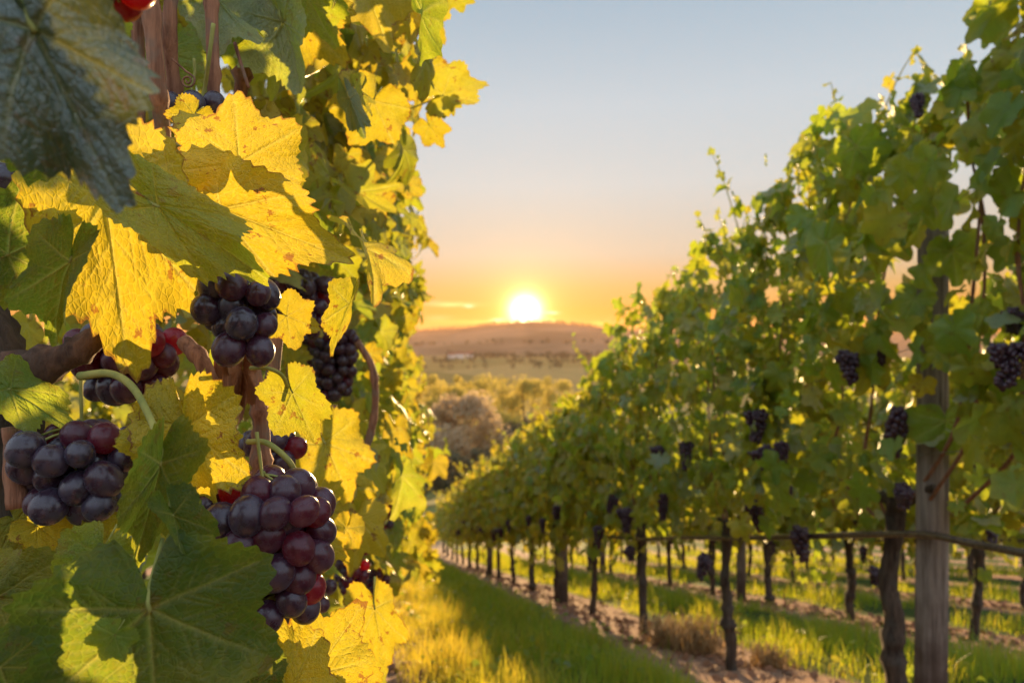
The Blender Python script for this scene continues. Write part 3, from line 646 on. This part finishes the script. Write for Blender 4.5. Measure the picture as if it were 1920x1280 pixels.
def hero_leaf(J, T, Y, tint, wx=1.0, roll=0.0, dY=0.0, fold=.2, curl=.15, ruffle=.085, cup=-.16, lobe=1.0, seed=1, label=None, stalk=None, back=False, na=200, nr=30, mat=M_LEAF):
    p0, p1 = P(J[0], J[1], Y), P(T[0], T[1], Y+dY); v = p1-p0; L = np.linalg.norm(v); ey = v/L
    view = -p0/np.linalg.norm(p0); ez = view-ey*np.dot(view, ey); ez /= np.linalg.norm(ez)
    if roll:
        c, s_ = math.cos(rad(roll)), math.sin(rad(roll)); ez = ez*c+np.cross(ey, ez)*s_
    ex = np.cross(ey, ez)
    if back: ez, ex = -ez, -ex
    t = leaf_template(na, nr, seed, fold, curl, ruffle, lobe, True, cup)
    V = p0+L*(t['V'][:, :1]*ex*wx+t['V'][:, 1:2]*ey+t['V'][:, 2:3]*ez)
    g = np.random.default_rng(seed); mb = MB(); n = len(V)
    mb.add(V, t['P'], tint=np.full(n, tint), vein=t['vein'], edge=t['edge'], luv=t['luv']+g.uniform(0, 50, 3))
    o = part('leaf', mb, mat, label)
    q = p0-ey*L*.28+np.array([0, .25*L, .12*L]) if stalk is None else P(*stalk)
    m2 = MB(); tube(m2, np.array([p0+ey*L*.02-ez*L*.012, p0-ey*L*.1-ez*L*.03, q]), L*.016, 6, 4); part('petiole', m2, M_STEM, None, o)
    return o
LV = [  # J, T, Y, tint, kwargs
 ((450, 304), (446, 170), .387, 1.0, dict(wx=1.22, roll=4, fold=.08, curl=-.02, seed=101, label='upright bright yellow leaf with brown spots')),
 ((412, 392), (646, 474), .380, 1.0, dict(wx=.56, roll=-4, fold=.10, curl=.05, seed=102, lobe=.6, label='large bright yellow leaf pointing right')),
 ((198, 372), (262, 716), .35, .95, dict(wx=.56, roll=-6, fold=.22, curl=.02, seed=103, lobe=.7, ruffle=.03, label='big pendant golden leaf with clear veins')),
 ((62, 52), (232, 392), .19, -.2, dict(wx=.60, roll=10, fold=.30, curl=.1, ruffle=.14, seed=104, lobe=.8, label='dark green drooping leaf nearest the camera')),
 ((295, 385), (498, 514), .335, .12, dict(wx=.40, roll=-10, fold=.2, curl=.1, seed=105, lobe=.5, label='green leaf with yellow edge between the yellow ones')),
 ((15, 478), (160, 420), .34, -.05, dict(wx=1.0, roll=10, seed=106)),
 ((130, 490), (68, 655), .31, -.15, dict(wx=.5, roll=30, fold=.5, seed=107)),
 ((532, 42), (588, 196), .55, .05, dict(wx=.62, roll=20, fold=-.45, curl=.2, seed=108, back=True, label='folded leaf showing its pale grey underside')),
 ((400, -10), (492, 118), .52, .0, dict(wx=.60, roll=-25, fold=.5, seed=109, back=True)),
 ((280, 1142), (300, 1420), .275, -.12, dict(wx=1.12, roll=4, fold=.05, curl=.0, cup=-.05, seed=110, lobe=1.2, stalk=(305, 1010, .30), label='broad dark green leaf spread across the bottom edge')),
 ((-10, 1120), (165, 1130), .31, .16, dict(wx=.78, roll=-10, seed=111, label='green leaf with sunlit yellow patches in the lower left corner')),
 ((302, 870), (262, 1065), .30, .0, dict(wx=.44, roll=-18, fold=.35, curl=.12, seed=112, lobe=.6, label='drooping green leaf with yellow edges')),
 ((350, 800), (378, 995), .34, .85, dict(wx=.72, roll=20, fold=.15, seed=113)),
 ((330, 835), (395, 728), .345, .70, dict(wx=1.15, roll=0, fold=.3, seed=114, lobe=1.3)),
 ((325, 965), (388, 1072), .29, -.1, dict(wx=.55, roll=-30, fold=.5, seed=115)),
 ((590, 1262), (668, 1135), .40, .80, dict(wx=.92, roll=-8, fold=.25, seed=116, label='yellow leaf with crinkled edge at the bottom')),
 ((540, 1300), (508, 1140), .36, .78, dict(wx=.80, roll=14, fold=.4, seed=117)),
 ((445, 1160), (430, 1235), .40, .85, dict(wx=.9, roll=0, fold=.2, seed=118)),
 ((640, 1275), (700, 1340), .42, .75, dict(wx=1.0, seed=119)),
 ((702, 1140), (722, 1262), .62, .75, dict(wx=.62, roll=25, seed=120)),
 ((538, 592), (598, 618), .42, .80, dict(wx=1.1, roll=0, seed=121)),
 ((655, 570), (612, 668), .45, .65, dict(wx=.42, roll=30, fold=.6, seed=122)),
 ((548, 735), (588, 835), .41, .45, dict(wx=.8, roll=15, seed=123, fold=.4)),
 ((610, 830), (660, 945), .72, .82, dict(wx=.85, seed=124, roll=-10)),
 ((625, 905), (690, 990), .85, .8, dict(wx=.8, seed=125, roll=10)),
 ((545, 15), (650, 110), .62, .85, dict(wx=.85, seed=126, roll=-10)),
 ((570, -20), (620, 85), .58, .05, dict(wx=.8, seed=127, roll=20)),
 ((40, 90), (60, 330), .26, -.2, dict(wx=1.0, roll=10, seed=153, fold=.3)),
 ((60, -30), (150, 55), .22, -.2, dict(wx=1.2, seed=128, label='dark green leaf across the top left corner')),
 ((180, 20), (150, 78), .27, .0, dict(wx=1.3, seed=129)),
 ((-10, 130), (30, 260), .24, -.2, dict(wx=1.3, seed=130)),
 ((480, -30), (500, 90), .60, .0, dict(wx=1.0, seed=131)),
 ((135, 300), (160, 400), .43, .35, dict(wx=.9, seed=132)),
 ((18, 728), (142, 800), .34, .05, dict(wx=.5, roll=-20, seed=133)),
 ((190, 1040), (150, 1160), .31, .1, dict(wx=.9, roll=20, seed=134)),
 ((30, 975), (85, 1035), .36, .6, dict(wx=1.3, seed=135)),
 ((188, 968), (120, 1060), .37, .55, dict(wx=.8, roll=-15, seed=136)),
 ((470, 1290), (380, 1230), .33, -.1, dict(wx=.9, seed=137)),
 ((0, 1250), (60, 1380), .26, -.2, dict(wx=1.2, seed=138)),
 ((700, 190), (660, 275), .70, .75, dict(wx=1.1, seed=141)),
 ((655, 185), (688, 270), .66, -.1, dict(wx=.4, fold=.6, seed=142, back=True)),
 ((830, 178), (912, 138), .95, .50, dict(wx=.75, roll=-30, seed=143, stalk=(740, 215, .95), label='ragged yellow leaf standing out against the sky')),
 ((845, 190), (850, 215), .95, .4, dict(wx=1.0, seed=144)),
 ((805, 235), (830, 275), 1.0, .75, dict(wx=.9, seed=145)),
 ((800, 15), (830, 75), .95, .6, dict(wx=.8, seed=146)),
 ((850, -5), (890, 5), .95, .4, dict(wx=.8, seed=147)),
 ((310, 100), (350, 190), .60, .0, dict(wx=1.1, seed=148)),
 ((430, 20), (450, 130), .64, .0, dict(wx=1.1, seed=149)),
 ((70, 985), (130, 1030), .35, .7, dict(wx=.8, seed=161)), ((150, 1000), (205, 1035), .34, .6, dict(wx=.6, seed=162, roll=20)),
 ((215, 1190), (180, 1245), .262, .0, dict(wx=.9, seed=163)), ((420, 1215), (465, 1275), .33, .1, dict(wx=1.0, seed=164)), ((625, 1180), (655, 1240), .46, .9, dict(wx=.8, seed=165, roll=-20)),
 ((230, 905), (262, 950), .40, .0, dict(wx=1.0, seed=166)), ((415, 700), (440, 650), .47, .1, dict(wx=.9, seed=167)), ((350, 770), (325, 720), .40, .8, dict(wx=.8, seed=168)),
 ((595, 935), (640, 905), .60, .9, dict(wx=.7, seed=169, roll=15)), ((600, 1010), (655, 1050), .62, .85, dict(wx=.7, seed=170)), ((365, 215), (330, 262), .40, .8, dict(wx=1.0, seed=171)),
]
for i, (J, T, Y, tint, kw) in enumerate(LV):
    if i == 3: kw['mat'] = M_LEAF_SHADED
    elif tint < 0 or i in (9, 10, 11): kw['mat'] = M_LEAF_DARK
    big = math.hypot(T[0]-J[0], T[1]-J[1]) > 140
    hero_leaf(J, T, Y, tint, na=200 if big else 130, nr=34 if big else 18, **kw)
# withered leaf hanging under the middle bunch
hero_leaf((455, 690), (448, 795), .44, .6, wx=.5, fold=.8, ruffle=.22, seed=151, label='withered brown curled leaf', mat=M_DRYLEAF, na=120, nr=16)

# single leaves that stand out on the right row, parts of the vine at the near post
keepNV, keepB = NV, base0; NV = POSTVINE; base0 = np.array(NV.location)
for J, T, Y, tint, wx, roll, lab in (((1772, 788), (1778, 858), 2.2, -.1, 1.3, 8, 'dark green leaf lapping over the post'), ((1730, 716), (1722, 746), 2.2, .9, 1.1, 0, 'small yellow leaf against the post'),
    ((1752, 618), (1770, 672), 2.2, .2, .8, 20, None), ((1662, 436), (1645, 508), 2.3, .3, 1.0, 10, 'bright yellow green leaf left of the post'), ((1632, 668), (1615, 746), 2.4, .62, .75, -15, 'leaf fading to orange at its tip'),
    ((1458, 912), (1472, 978), 2.7, .1, .6, 25, None), ((1548, 455), (1540, 548), 2.5, .0, .5, 30, None), ((1700, 318), (1690, 372), 2.25, .3, 1.0, 5, None), ((1605, 275), (1650, 330), 2.4, -.05, .9, 0, None),
    ((1715, 560), (1690, 610), 2.25, .0, 1.0, 15, None), ((1785, 470), (1800, 540), 2.2, .0, .9, -15, None), ((1730, 395), (1715, 440), 2.2, .1, 1.0, 0, None)):
    hero_leaf(J, T, Y, tint, wx=wx, roll=roll, seed=int(J[0]), label=lab, na=80, nr=8)
NV, base0 = keepNV, keepB
# leaf walls of the left row; leaves never cover the gaps and the bunches in front
LIT = [(P(px, py, Y), R) for px, py, Y, R in ((445, 270, .38, .052), (520, 410, .375, .068), (250, 540, .35, .062), (420, 860, .345, .035), (590, 1200, .39, .035), (500, 1010, .36, .05), (450, 590, .37, .035), (560, 610, .55, .03), (600, 60, .62, .05), (120, 1015, .365, .05), (715, 1200, .62, .04))]
HOLES = [(205, 770, 130, 85), (5, 335, 40, 60)]
def keep_left(base, minY=.5):
    def k(pos, sz):
        p = pos+base; Y = p[:, 1]; px = 960+p[:, 0]/np.maximum(Y, .05)*F; py = 640-p[:, 2]/np.maximum(Y, .05)*F
        ok = Y > minY; m = sz*F/np.maximum(Y, .05)*.55
        for hx, hy, hw, hh in HOLES: ok &= ~((np.abs(px-hx) < hw+m*.6) & (np.abs(py-hy) < hh+m*.6) & (Y < 3))
        for bx, by, bw, bh, bz in BUNCH_MASK: ok &= ~((np.abs(px-bx) < bw*.8+m*.75) & (np.abs(py-by-m*.5) < bh*.8+m*.75) & (Y < bz+.04))
        for q, R in LIT:
            d = p-q; tt = d@np.array(sund); pd = np.linalg.norm(d-tt[:, None]*np.array(sund), axis=1)
            ok &= ~((tt > .02) & (pd < R+sz*.45) & (np.abs(np.sin(p[:, 0]*91+p[:, 2]*57+p[:, 1]*33)) < .985))
        edge = 800+25*np.sin(py/60.)+20*np.sin(py/23.+Y*3)
        ok &= ~((px+m*.4 > edge) & (Y < 3.5))
        return ok
    return k
def left_fol(seed, temps, n, base, tint, size, minY=.5, half=.31, length=1.25, hmin=.50, shoots=0):
    return foliage(seed, temps, n, hmin, 2.25, half, tint, size, length, kx=LK, face=.12, thin=.25, shoots=shoots, keep=keep_left(np.array(base), minY))
fo = link('foliage', left_fol(400, T_NEAR, 1500, base0+[0, .28, -.28*SL], YELLOW, .054, minY=.52, length=1.0), NV, (0, .28, -.28*SL)); tag(fo, kind='stuff')
lf = [left_fol(420+i, T_FAR, 850, (99, 99, 99), YELLOW, .082, minY=-99, shoots=4) if False else foliage(420+i, T_FAR, 850, .45, 2.25, .33, YELLOW, .085, 1.25, kx=LK, thin=.2, shoots=5) for i in range(4)]
VINES_LEFT = []
for i in range(1, 13):
    Y = .45+1.15*i; X = L0-LK*Y; b = (X, Y, gz1(X, Y))
    f = left_fol(400+i, T_NEAR if i < 3 else T_MID, 1650, b, YELLOW, .062, .5, .33) if i < 4 else lf[i % 4]
    VL = vine(b, f, i, f'yellowing vine, {ORD[i]} along the left row, counted from the nearest vine', 'vines of the left row', canes=3); VINES_LEFT.append(VL)
for i in range(5):                                           # the row behind, seen through the gap
    Y = 2.6+1.2*i; X = -2.35-LK*Y
    vine((X, Y, gz1(X, Y)), far_f[(i+2) % 6], i, f'{ORD[i]} green vine of the row behind, glimpsed through the left leaves', 'vines of the row left of the camera', canes=2)

# hanging shoots of the left row over the alley
def hang(px0, py0, px1, py1, Y, n, seed, lab):
    g = np.random.default_rng(seed); mb = MB(); sm = MB(); p0, p1 = P(px0, py0, Y), P(px1, py1, Y+.25); f = np.linspace(0, 1, n)[:, None]
    pos = p0+(p1-p0)*f+g.normal(0, .035, (n, 3)); b = VINES_LEFT[min(range(len(VINES_LEFT)), key=lambda k: abs(VINES_LEFT[k].location[1]-Y))]; o = np.array(b.location)
    leaves(mb, T_MID, pos-o, np.stack([g.normal(0, .6, n), g.normal(0, .5, n), -g.uniform(.2, 1, n)], 1), np.stack([g.normal(.3, .6, n), g.normal(-.8, .5, n), g.uniform(0, .6, n)], 1), .06*g.uniform(.7, 1.2, n), np.clip(g.normal(.75, .25, n), 0, 1.1), g)
    link('hanging_leaves', mb.me('hanging_leaves', M_LEAF), b)
    tube(sm, np.array([p0, (p0+p1)/2+[.02, 0, .01], p1])-o, [.004, .003, .002], 6, 6); link('shoot', sm.me('shoot', M_CANE), b)
hang(745, 820, 812, 1080, 4.4, 46, 1, ''); hang(760, 930, 800, 1010, 5.4, 40, 2, ''); hang(740, 800, 795, 900, 4.9, 40, 3, ''); hang(740, 870, 775, 1010, 3.6, 26, 4, '')
# ------------------------------------------------------------------ grass, litter
def grass():
    mbV, tq, tt, tints = [], [], [], []; g = np.random.default_rng(77); n0 = 0
    def zone(lo, hi, Y0, Y1, dens, hgt, wid):
        nonlocal n0
        n = int((hi-lo)*(Y1-Y0)*dens); Y = g.uniform(Y0, Y1, n); l = g.uniform(lo, hi, n)
        cl = np.sin(l*9+Y*3.1)+np.sin(l*4.3-Y*5.2)+np.sin(l*17+Y*11)*.6
        k = g.random(n) < .62+.2*cl; Y, l, cl = Y[k], l[k], cl[k]; n = len(Y)
        edge = np.minimum(l-lo, hi-l); h = hgt*g.uniform(.40, 1.3, n)*np.where(g.random(n) < .03, 1.4, 1)*(1+.26*cl)*(1+.05*np.clip((.8-l)/.4, 0, 1)*(lo < .3))*np.clip(.45+edge*2.5, .4, 1.15)
        X = l-KX*Y; B = np.stack([X, Y, ground_z(X, Y)-.005], 1); a = g.uniform(0, 2*np.pi, n); d = np.stack([np.cos(a), np.sin(a), 0*a], 1); sd = np.stack([-np.sin(a), np.cos(a), 0*a], 1)
        wv = wid*g.uniform(.6, 1.3, n); le = g.uniform(.15, .75, n)
        up = np.array([0, 0, 1.]); 
        v0, v1 = B-sd*wv[:, None]/2, B+sd*wv[:, None]/2
        md = B+up*(h*.6)[:, None]+d*(h*le*.3)[:, None]; v2, v3 = md-sd*wv[:, None]*.4, md+sd*wv[:, None]*.4
        v4 = B+up*(h*(1-.25*le))[:, None]+d*(h*le)[:, None]
        V = np.stack([v0, v1, v2, v3, v4], 1).reshape(-1, 3); o = n0+np.arange(n)*5; n0 += n*5
        mbV.append(V); tq.append(np.stack([o, o+1, o+3, o+2], 1)); tt.append(np.stack([o+2, o+3, o+4], 1))
        t = np.clip(g.normal(.18, .15, n)+.12*cl+.55*np.clip((.85-l)/.5, 0, 1)*(lo < .3), 0, 1); t[g.random(n) < .05] = 1; tints.append(np.repeat(t, 5))  # yellower beside the left row, mostly sunlight put into the blade tint
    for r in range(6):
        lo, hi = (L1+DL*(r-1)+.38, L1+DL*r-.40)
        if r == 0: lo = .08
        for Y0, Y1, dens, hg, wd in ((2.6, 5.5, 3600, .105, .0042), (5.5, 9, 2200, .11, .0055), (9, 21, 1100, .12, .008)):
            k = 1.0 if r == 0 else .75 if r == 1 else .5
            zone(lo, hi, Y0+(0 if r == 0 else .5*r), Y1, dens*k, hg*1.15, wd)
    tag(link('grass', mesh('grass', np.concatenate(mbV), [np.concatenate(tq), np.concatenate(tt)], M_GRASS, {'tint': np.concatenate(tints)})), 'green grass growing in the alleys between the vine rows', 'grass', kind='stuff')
grass()
def litter():
    g = np.random.default_rng(9); mb = MB()
    for L in (L1, L1+DL, L1+2*DL, L0+.02):
        n = 900; Y = g.uniform(3, 15, n)**1.0; l = L+g.normal(0, .17, n); X = l-(KX if L > 0 else LK)*Y
        pos = np.stack([X, Y, ground_z(X, Y)+g.uniform(.004, .02, n)], 1)
        leaves(mb, T_FAR, pos, np.stack([g.normal(0, 1, n), g.normal(0, 1, n), g.normal(0, .25, n)], 1), np.stack([g.normal(0, .4, n), g.normal(0, .4, n), np.ones(n)], 1), g.uniform(.02, .05, n), np.ones(n), g)
    tag(link('leaf_litter', mb.me('leaf_litter', M_DRYLEAF)), 'dry brown leaves scattered over the soil under the vines', 'leaf litter', kind='stuff')
litter()
def weeds():
    g = np.random.default_rng(21); mb = MB(); n = 1500; Y = g.uniform(3, 11, n); l = g.uniform(.2, 1.55, n)+np.where(g.random(n) < .35, 2.0, 0); k = (np.sin(l*7+Y*2.1)+np.sin(l*3-Y*3.7)) > -.2; Y, l = Y[k], l[k]; n = len(Y); X = l-KX*Y
    pos = np.stack([X, Y, ground_z(X, Y)+g.uniform(.05, .12, n)], 1)
    leaves(mb, T_FAR, pos, np.stack([g.normal(0, 1, n), g.normal(0, 1, n), g.normal(0, .35, n)], 1), np.stack([g.normal(0, .5, n), g.normal(0, .5, n), np.ones(n)], 1), g.uniform(.012, .032, n), np.clip(g.normal(.1, .3, n), -.2, 1), g)
    tag(link('weeds', mb.me('weeds', M_LEAF)), 'small clover and weed leaves among the grass of the alley', 'weeds', kind='stuff')
weeds()
def tuft(px, Y, lab, n=420, sc=1.0, seed=0):
    g = np.random.default_rng(seed); X = (px-960)/F*Y; z = gz1(X, Y); mb = MB()
    for _ in range(n):
        b = np.array([g.normal(0, .06), g.normal(0, .06), 0])*sc; a = g.uniform(0, 6.28); L = g.uniform(.08, .22)*sc; k = g.uniform(.3, 1.0)
        d = np.array([math.cos(a), math.sin(a), 0]); s = np.array([-d[1], d[0], 0])*.0022
        p1 = b+d*L*k*.5+[0, 0, L*.8]; p2 = b+d*L*k*1.1+[0, 0, L*(1-.6*k)]
        mb.add(np.array([b-s, b+s, p1-s, p1+s, p2]), [np.array([[0, 1, 3, 2]]), np.array([[2, 3, 4]])], tint=np.full(5, g.uniform(.8, 1.0)))
    tag(link('dry_grass_tuft', mb.me('dry_grass_tuft', M_DRY), None, (X, Y, z)), lab, 'grass tuft', 'dry grass tufts under the right row')
M_DRY = crown_mat('straw', (.24, .15, .07), (.45, .28, .11), .35)
tuft(1255, 4.35, 'rusty dry grass tuft left of the thick gnarled trunk', seed=1); tuft(1310, 4.15, 'larger straw tuft touching the thick gnarled trunk from the left', seed=2, sc=1.2)
tuft(1440, 3.75, 'small straw tuft right of the thick gnarled trunk', seed=3, sc=.7, n=260)

# ------------------------------------------------------------------ valley: trees, houses, panel
def tree_mesh(seed, H, Wd, blobs, per, q, trunk_h):
    """crown (unit-built, metres) and trunk; base at the origin"""
    g = np.random.default_rng(seed); V, Q, Tn = [], [], []; n0 = 0; centres = []
    for _ in range(blobs):
        a = g.uniform(0, 6.28); u = g.random(); rr = Wd/2*math.sqrt(max(0, 1-(2*u-1)**2*.85))*g.uniform(.35, .95)
        c = np.array([rr*math.cos(a), rr*math.sin(a), trunk_h+(H-trunk_h)*(.08+.82*u)]); br = Wd*g.uniform(.10, .19); centres.append(c); tb = g.uniform(.2, .8)
        d = g.normal(0, 1, (per, 3)); d /= np.linalg.norm(d, axis=1)[:, None]; p = c+d*br*(g.random((per, 1))**.35)*[1, 1, .85]
        n_ = d+g.normal(0, .6, (per, 3)); t_ = np.cross(n_, g.normal(0, 1, (per, 3))); t_ /= np.linalg.norm(t_, axis=1)[:, None]; b_ = np.cross(n_, t_); b_ /= np.linalg.norm(b_, axis=1)[:, None]
        s = q*g.uniform(.5, 1.3, (per, 1))
        V.append(np.stack([p-t_*s, p-b_*s*.55, p+t_*s, p+b_*s*.55], 1).reshape(-1, 3)); o = n0+np.arange(per)*4; n0 += per*4
        Q.append(np.stack([o, o+1, o+2, o+3], 1)); Tn.append(np.repeat(np.clip(tb+g.normal(0, .2, per), 0, 1), 4))
    mb = MB(); tube(mb, np.array([[0, 0, -.4], [.05*H*.1, 0, trunk_h*.6], [0, .03*H, H*.55]]), [H*.030, H*.022, H*.008], 9, 5, .1, seed)
    for c in centres[:7]: tube(mb, np.array([[0, 0, trunk_h*.7], (c+[0, 0, trunk_h*.8])/2*[.8, .8, 1], c]), [H*.012, H*.008, H*.003], 6, 4)
    return (np.concatenate(V), np.concatenate(Q), np.concatenate(Tn)), mb
def tree(px, ytop, ybot, Y, wpx, mat, label, seed, blobs=34, per=110, name='tree', q=.16, group='trees and bushes in the valley'):
    X = (px-960)/F*Y; H = (ybot-ytop)/F*Y; z = -(ybot-640)/F*Y; zg = gz1(X, Y); H = H+max(0, z-zg)
    (V, Q, Tn), mb = tree_mesh(seed, H, wpx/F*Y, blobs, per, q*(H/8)**.5, H*.14)
    t = empty(name, (X, Y, zg), label, 'tree' if name == 'tree' else 'bush', group)
    link('crown', mesh('crown', V, [Q], mat, {'tint': Tn}, False), t); link('trunk', mb.me('trunk', M_TREEBARK), t)
    return t
tree(868, 738, 905, 62, 168, M_CROWN_PALE, 'big round pale brown tree standing above the dark bushes in the valley', 1, 60, 210)
tree(835, 850, 945, 55, 120, M_CROWN_DARK, 'dark bush low in the valley left under the pale round tree', 2, 40, 130, 'bush')
tree(905, 850, 945, 56, 110, M_CROWN_DARK, 'dark bush low in the valley under the right side of the pale tree', 3, 40, 130, 'bush')
tree(775, 850, 950, 52, 90, M_CROWN_DARK, 'dark bush beside the left row leaves in the valley', 31, 36, 120, 'bush')
tree(958, 805, 930, 66, 80, M_CROWN_DARK, 'brown bush between the pale tree and the right row', 4, 36, 110, 'bush')
tree(806, 690, 850, 95, 110, M_CROWN_GREEN, 'tall green tree behind the pale one, next to the left row', 5, 44, 110)
tree(870, 688, 800, 110, 80, M_CROWN_GREEN, 'slim green tree rising right behind the pale round tree', 6)
tree(925, 692, 840, 100, 130, M_CROWN_GREEN, 'golden lit tree right of the pale round tree', 7, 44, 110)
tree(985, 700, 850, 96, 120, M_CROWN_GREEN, 'golden lit tree just left of the right row top', 8, 40, 110)
tree(1040, 694, 800, 120, 90, M_CROWN_GREEN, 'tree partly hidden by the right row top', 9)
tree(760, 700, 830, 90, 90, M_CROWN_GREEN, 'tree mostly hidden behind the left row edge', 10)
tree(945, 768, 880, 78, 120, M_CROWN_GREEN, 'broad golden bush right beside the brown bush in the valley', 12, 44, 120, 'bush')
tree(838, 712, 840, 84, 110, M_CROWN_GREEN, 'rounded golden green tree directly behind the pale round tree', 13, 44, 120)
tree(995, 780, 880, 72, 110, M_CROWN_DARK, 'dusky bush just over the lower end of the right row', 14, 40, 120, 'bush')
def treeline():
    g = np.random.default_rng(5); V, Q, Tn = [], [], []; n0 = 0
    for x0, x1, Yc, n, hh in ((-170, 260, 700, 90, 7), (-90, 300, 930, 130, 9), (-300, 60, 560, 30, 6), (-460, 520, 1780, 300, 7), (-300, 330, 1240, 60, 8)):
        for _ in range(n):
            X = g.uniform(x0, x1); Y = Yc+g.normal(0, 12); H = hh*g.uniform(.6, 1.3); c = np.array([X, Y, gz1(X, Y)+H*.5]); per = 26
            d = g.normal(0, 1, (per, 3)); d /= np.linalg.norm(d, axis=1)[:, None]; p = c+d*H*.5*[1.1, 1.1, 1]*(g.random((per, 1))**.4)
            s = H*.16*g.uniform(.6, 1.3, (per, 1)); t_ = g.normal(0, 1, (per, 3)); t_ /= np.linalg.norm(t_, axis=1)[:, None]; b_ = np.cross(t_, g.normal(0, 1, (per, 3))); b_ /= np.linalg.norm(b_, axis=1)[:, None]
            V.append(np.stack([p-t_*s, p-b_*s*.7, p+t_*s, p+b_*s*.7], 1).reshape(-1, 3)); o = n0+np.arange(per)*4; n0 += per*4; Q.append(np.stack([o, o+1, o+2, o+3], 1)); Tn.append(np.repeat(g.random(per), 4))
    tag(link('woodland', mesh('woodland', np.concatenate(V), [np.concatenate(Q)], M_CROWN_DARK, {'tint': np.concatenate(Tn)}, False)), 'far hedgerows and woods on the valley floor and the hill crest', 'woodland', kind='stuff')
treeline()
M_WALL = simple('house_render', (.62, .58, .52), .8, .2, .6, (.55, .51, .46)); M_ROOF = simple('roof_tiles', (.25, .11, .07), .8, .2, .8)
for k, (px, Y, wd) in enumerate(((862, 900, 11), (880, 915, 9), (846, 890, 8))):
    X = (px-960)/F*Y; z = gz1(X, Y); t = empty('house', (X, Y, z), ('tiny pale house in the middle of the far hamlet', 'tiny pale house on the right of the far hamlet', 'tiny pale house on the left of the far hamlet')[k], 'house', 'houses in the valley')
    mb = MB(); box(mb, (0, 0, 2.6), (wd, 8, 6)); link('wall', mb.me('wall', M_WALL, False), t)
    mb = MB(); a = wd/2+.4; V = np.array([[-a, -4.4, 5.6], [a, -4.4, 5.6], [a, 4.4, 5.6], [-a, 4.4, 5.6], [-a, 0, 9.2], [a, 0, 9.2]])
    mb.add(V, [np.array([[0, 1, 5, 4], [2, 3, 4, 5], [3, 2, 1, 0]]), np.array([[0, 4, 3], [1, 2, 5]])]); link('roof', mb.me('roof', M_ROOF, False), t)
# small white board at the end of the alley
Y = 14.6; X = (763-960)/F*Y; t = empty('notice_board', (X, Y, gz1(X, Y)), 'small white board at the far end of the grass alley', 'board')
mb = MB(); box(mb, (0, 0, .22), (.30, .03, .24)); link('panel', mb.me('panel', M_WHITE, False), t)
for s in (-1, 1):
    mb = MB(); tube(mb, np.array([[s*.12, .035, -.1], [s*.12, .035, .34]]), .018, 8, 1); link('leg', mb.me('leg', M_POST), t)

# ------------------------------------------------------------------ evening haze
m, t, o = newmat('haze_air'); pv = t.n('ShaderNodeVolumePrincipled'); pv.inputs['Color'].default_value = (1.0, .56, .32, 1)
pv.inputs['Density'].default_value = .00012; pv.inputs['Anisotropy'].default_value = .40; t.l(pv.outputs[0], o.inputs['Volume'])
mb = MB(); box(mb, (0, 1740, -23), (9000, 3600, 196)); hz = link('haze', mb.me('haze', m, False)); tag(hz, 'thin golden evening haze hanging over the vineyard and valley', 'haze', kind='stuff')
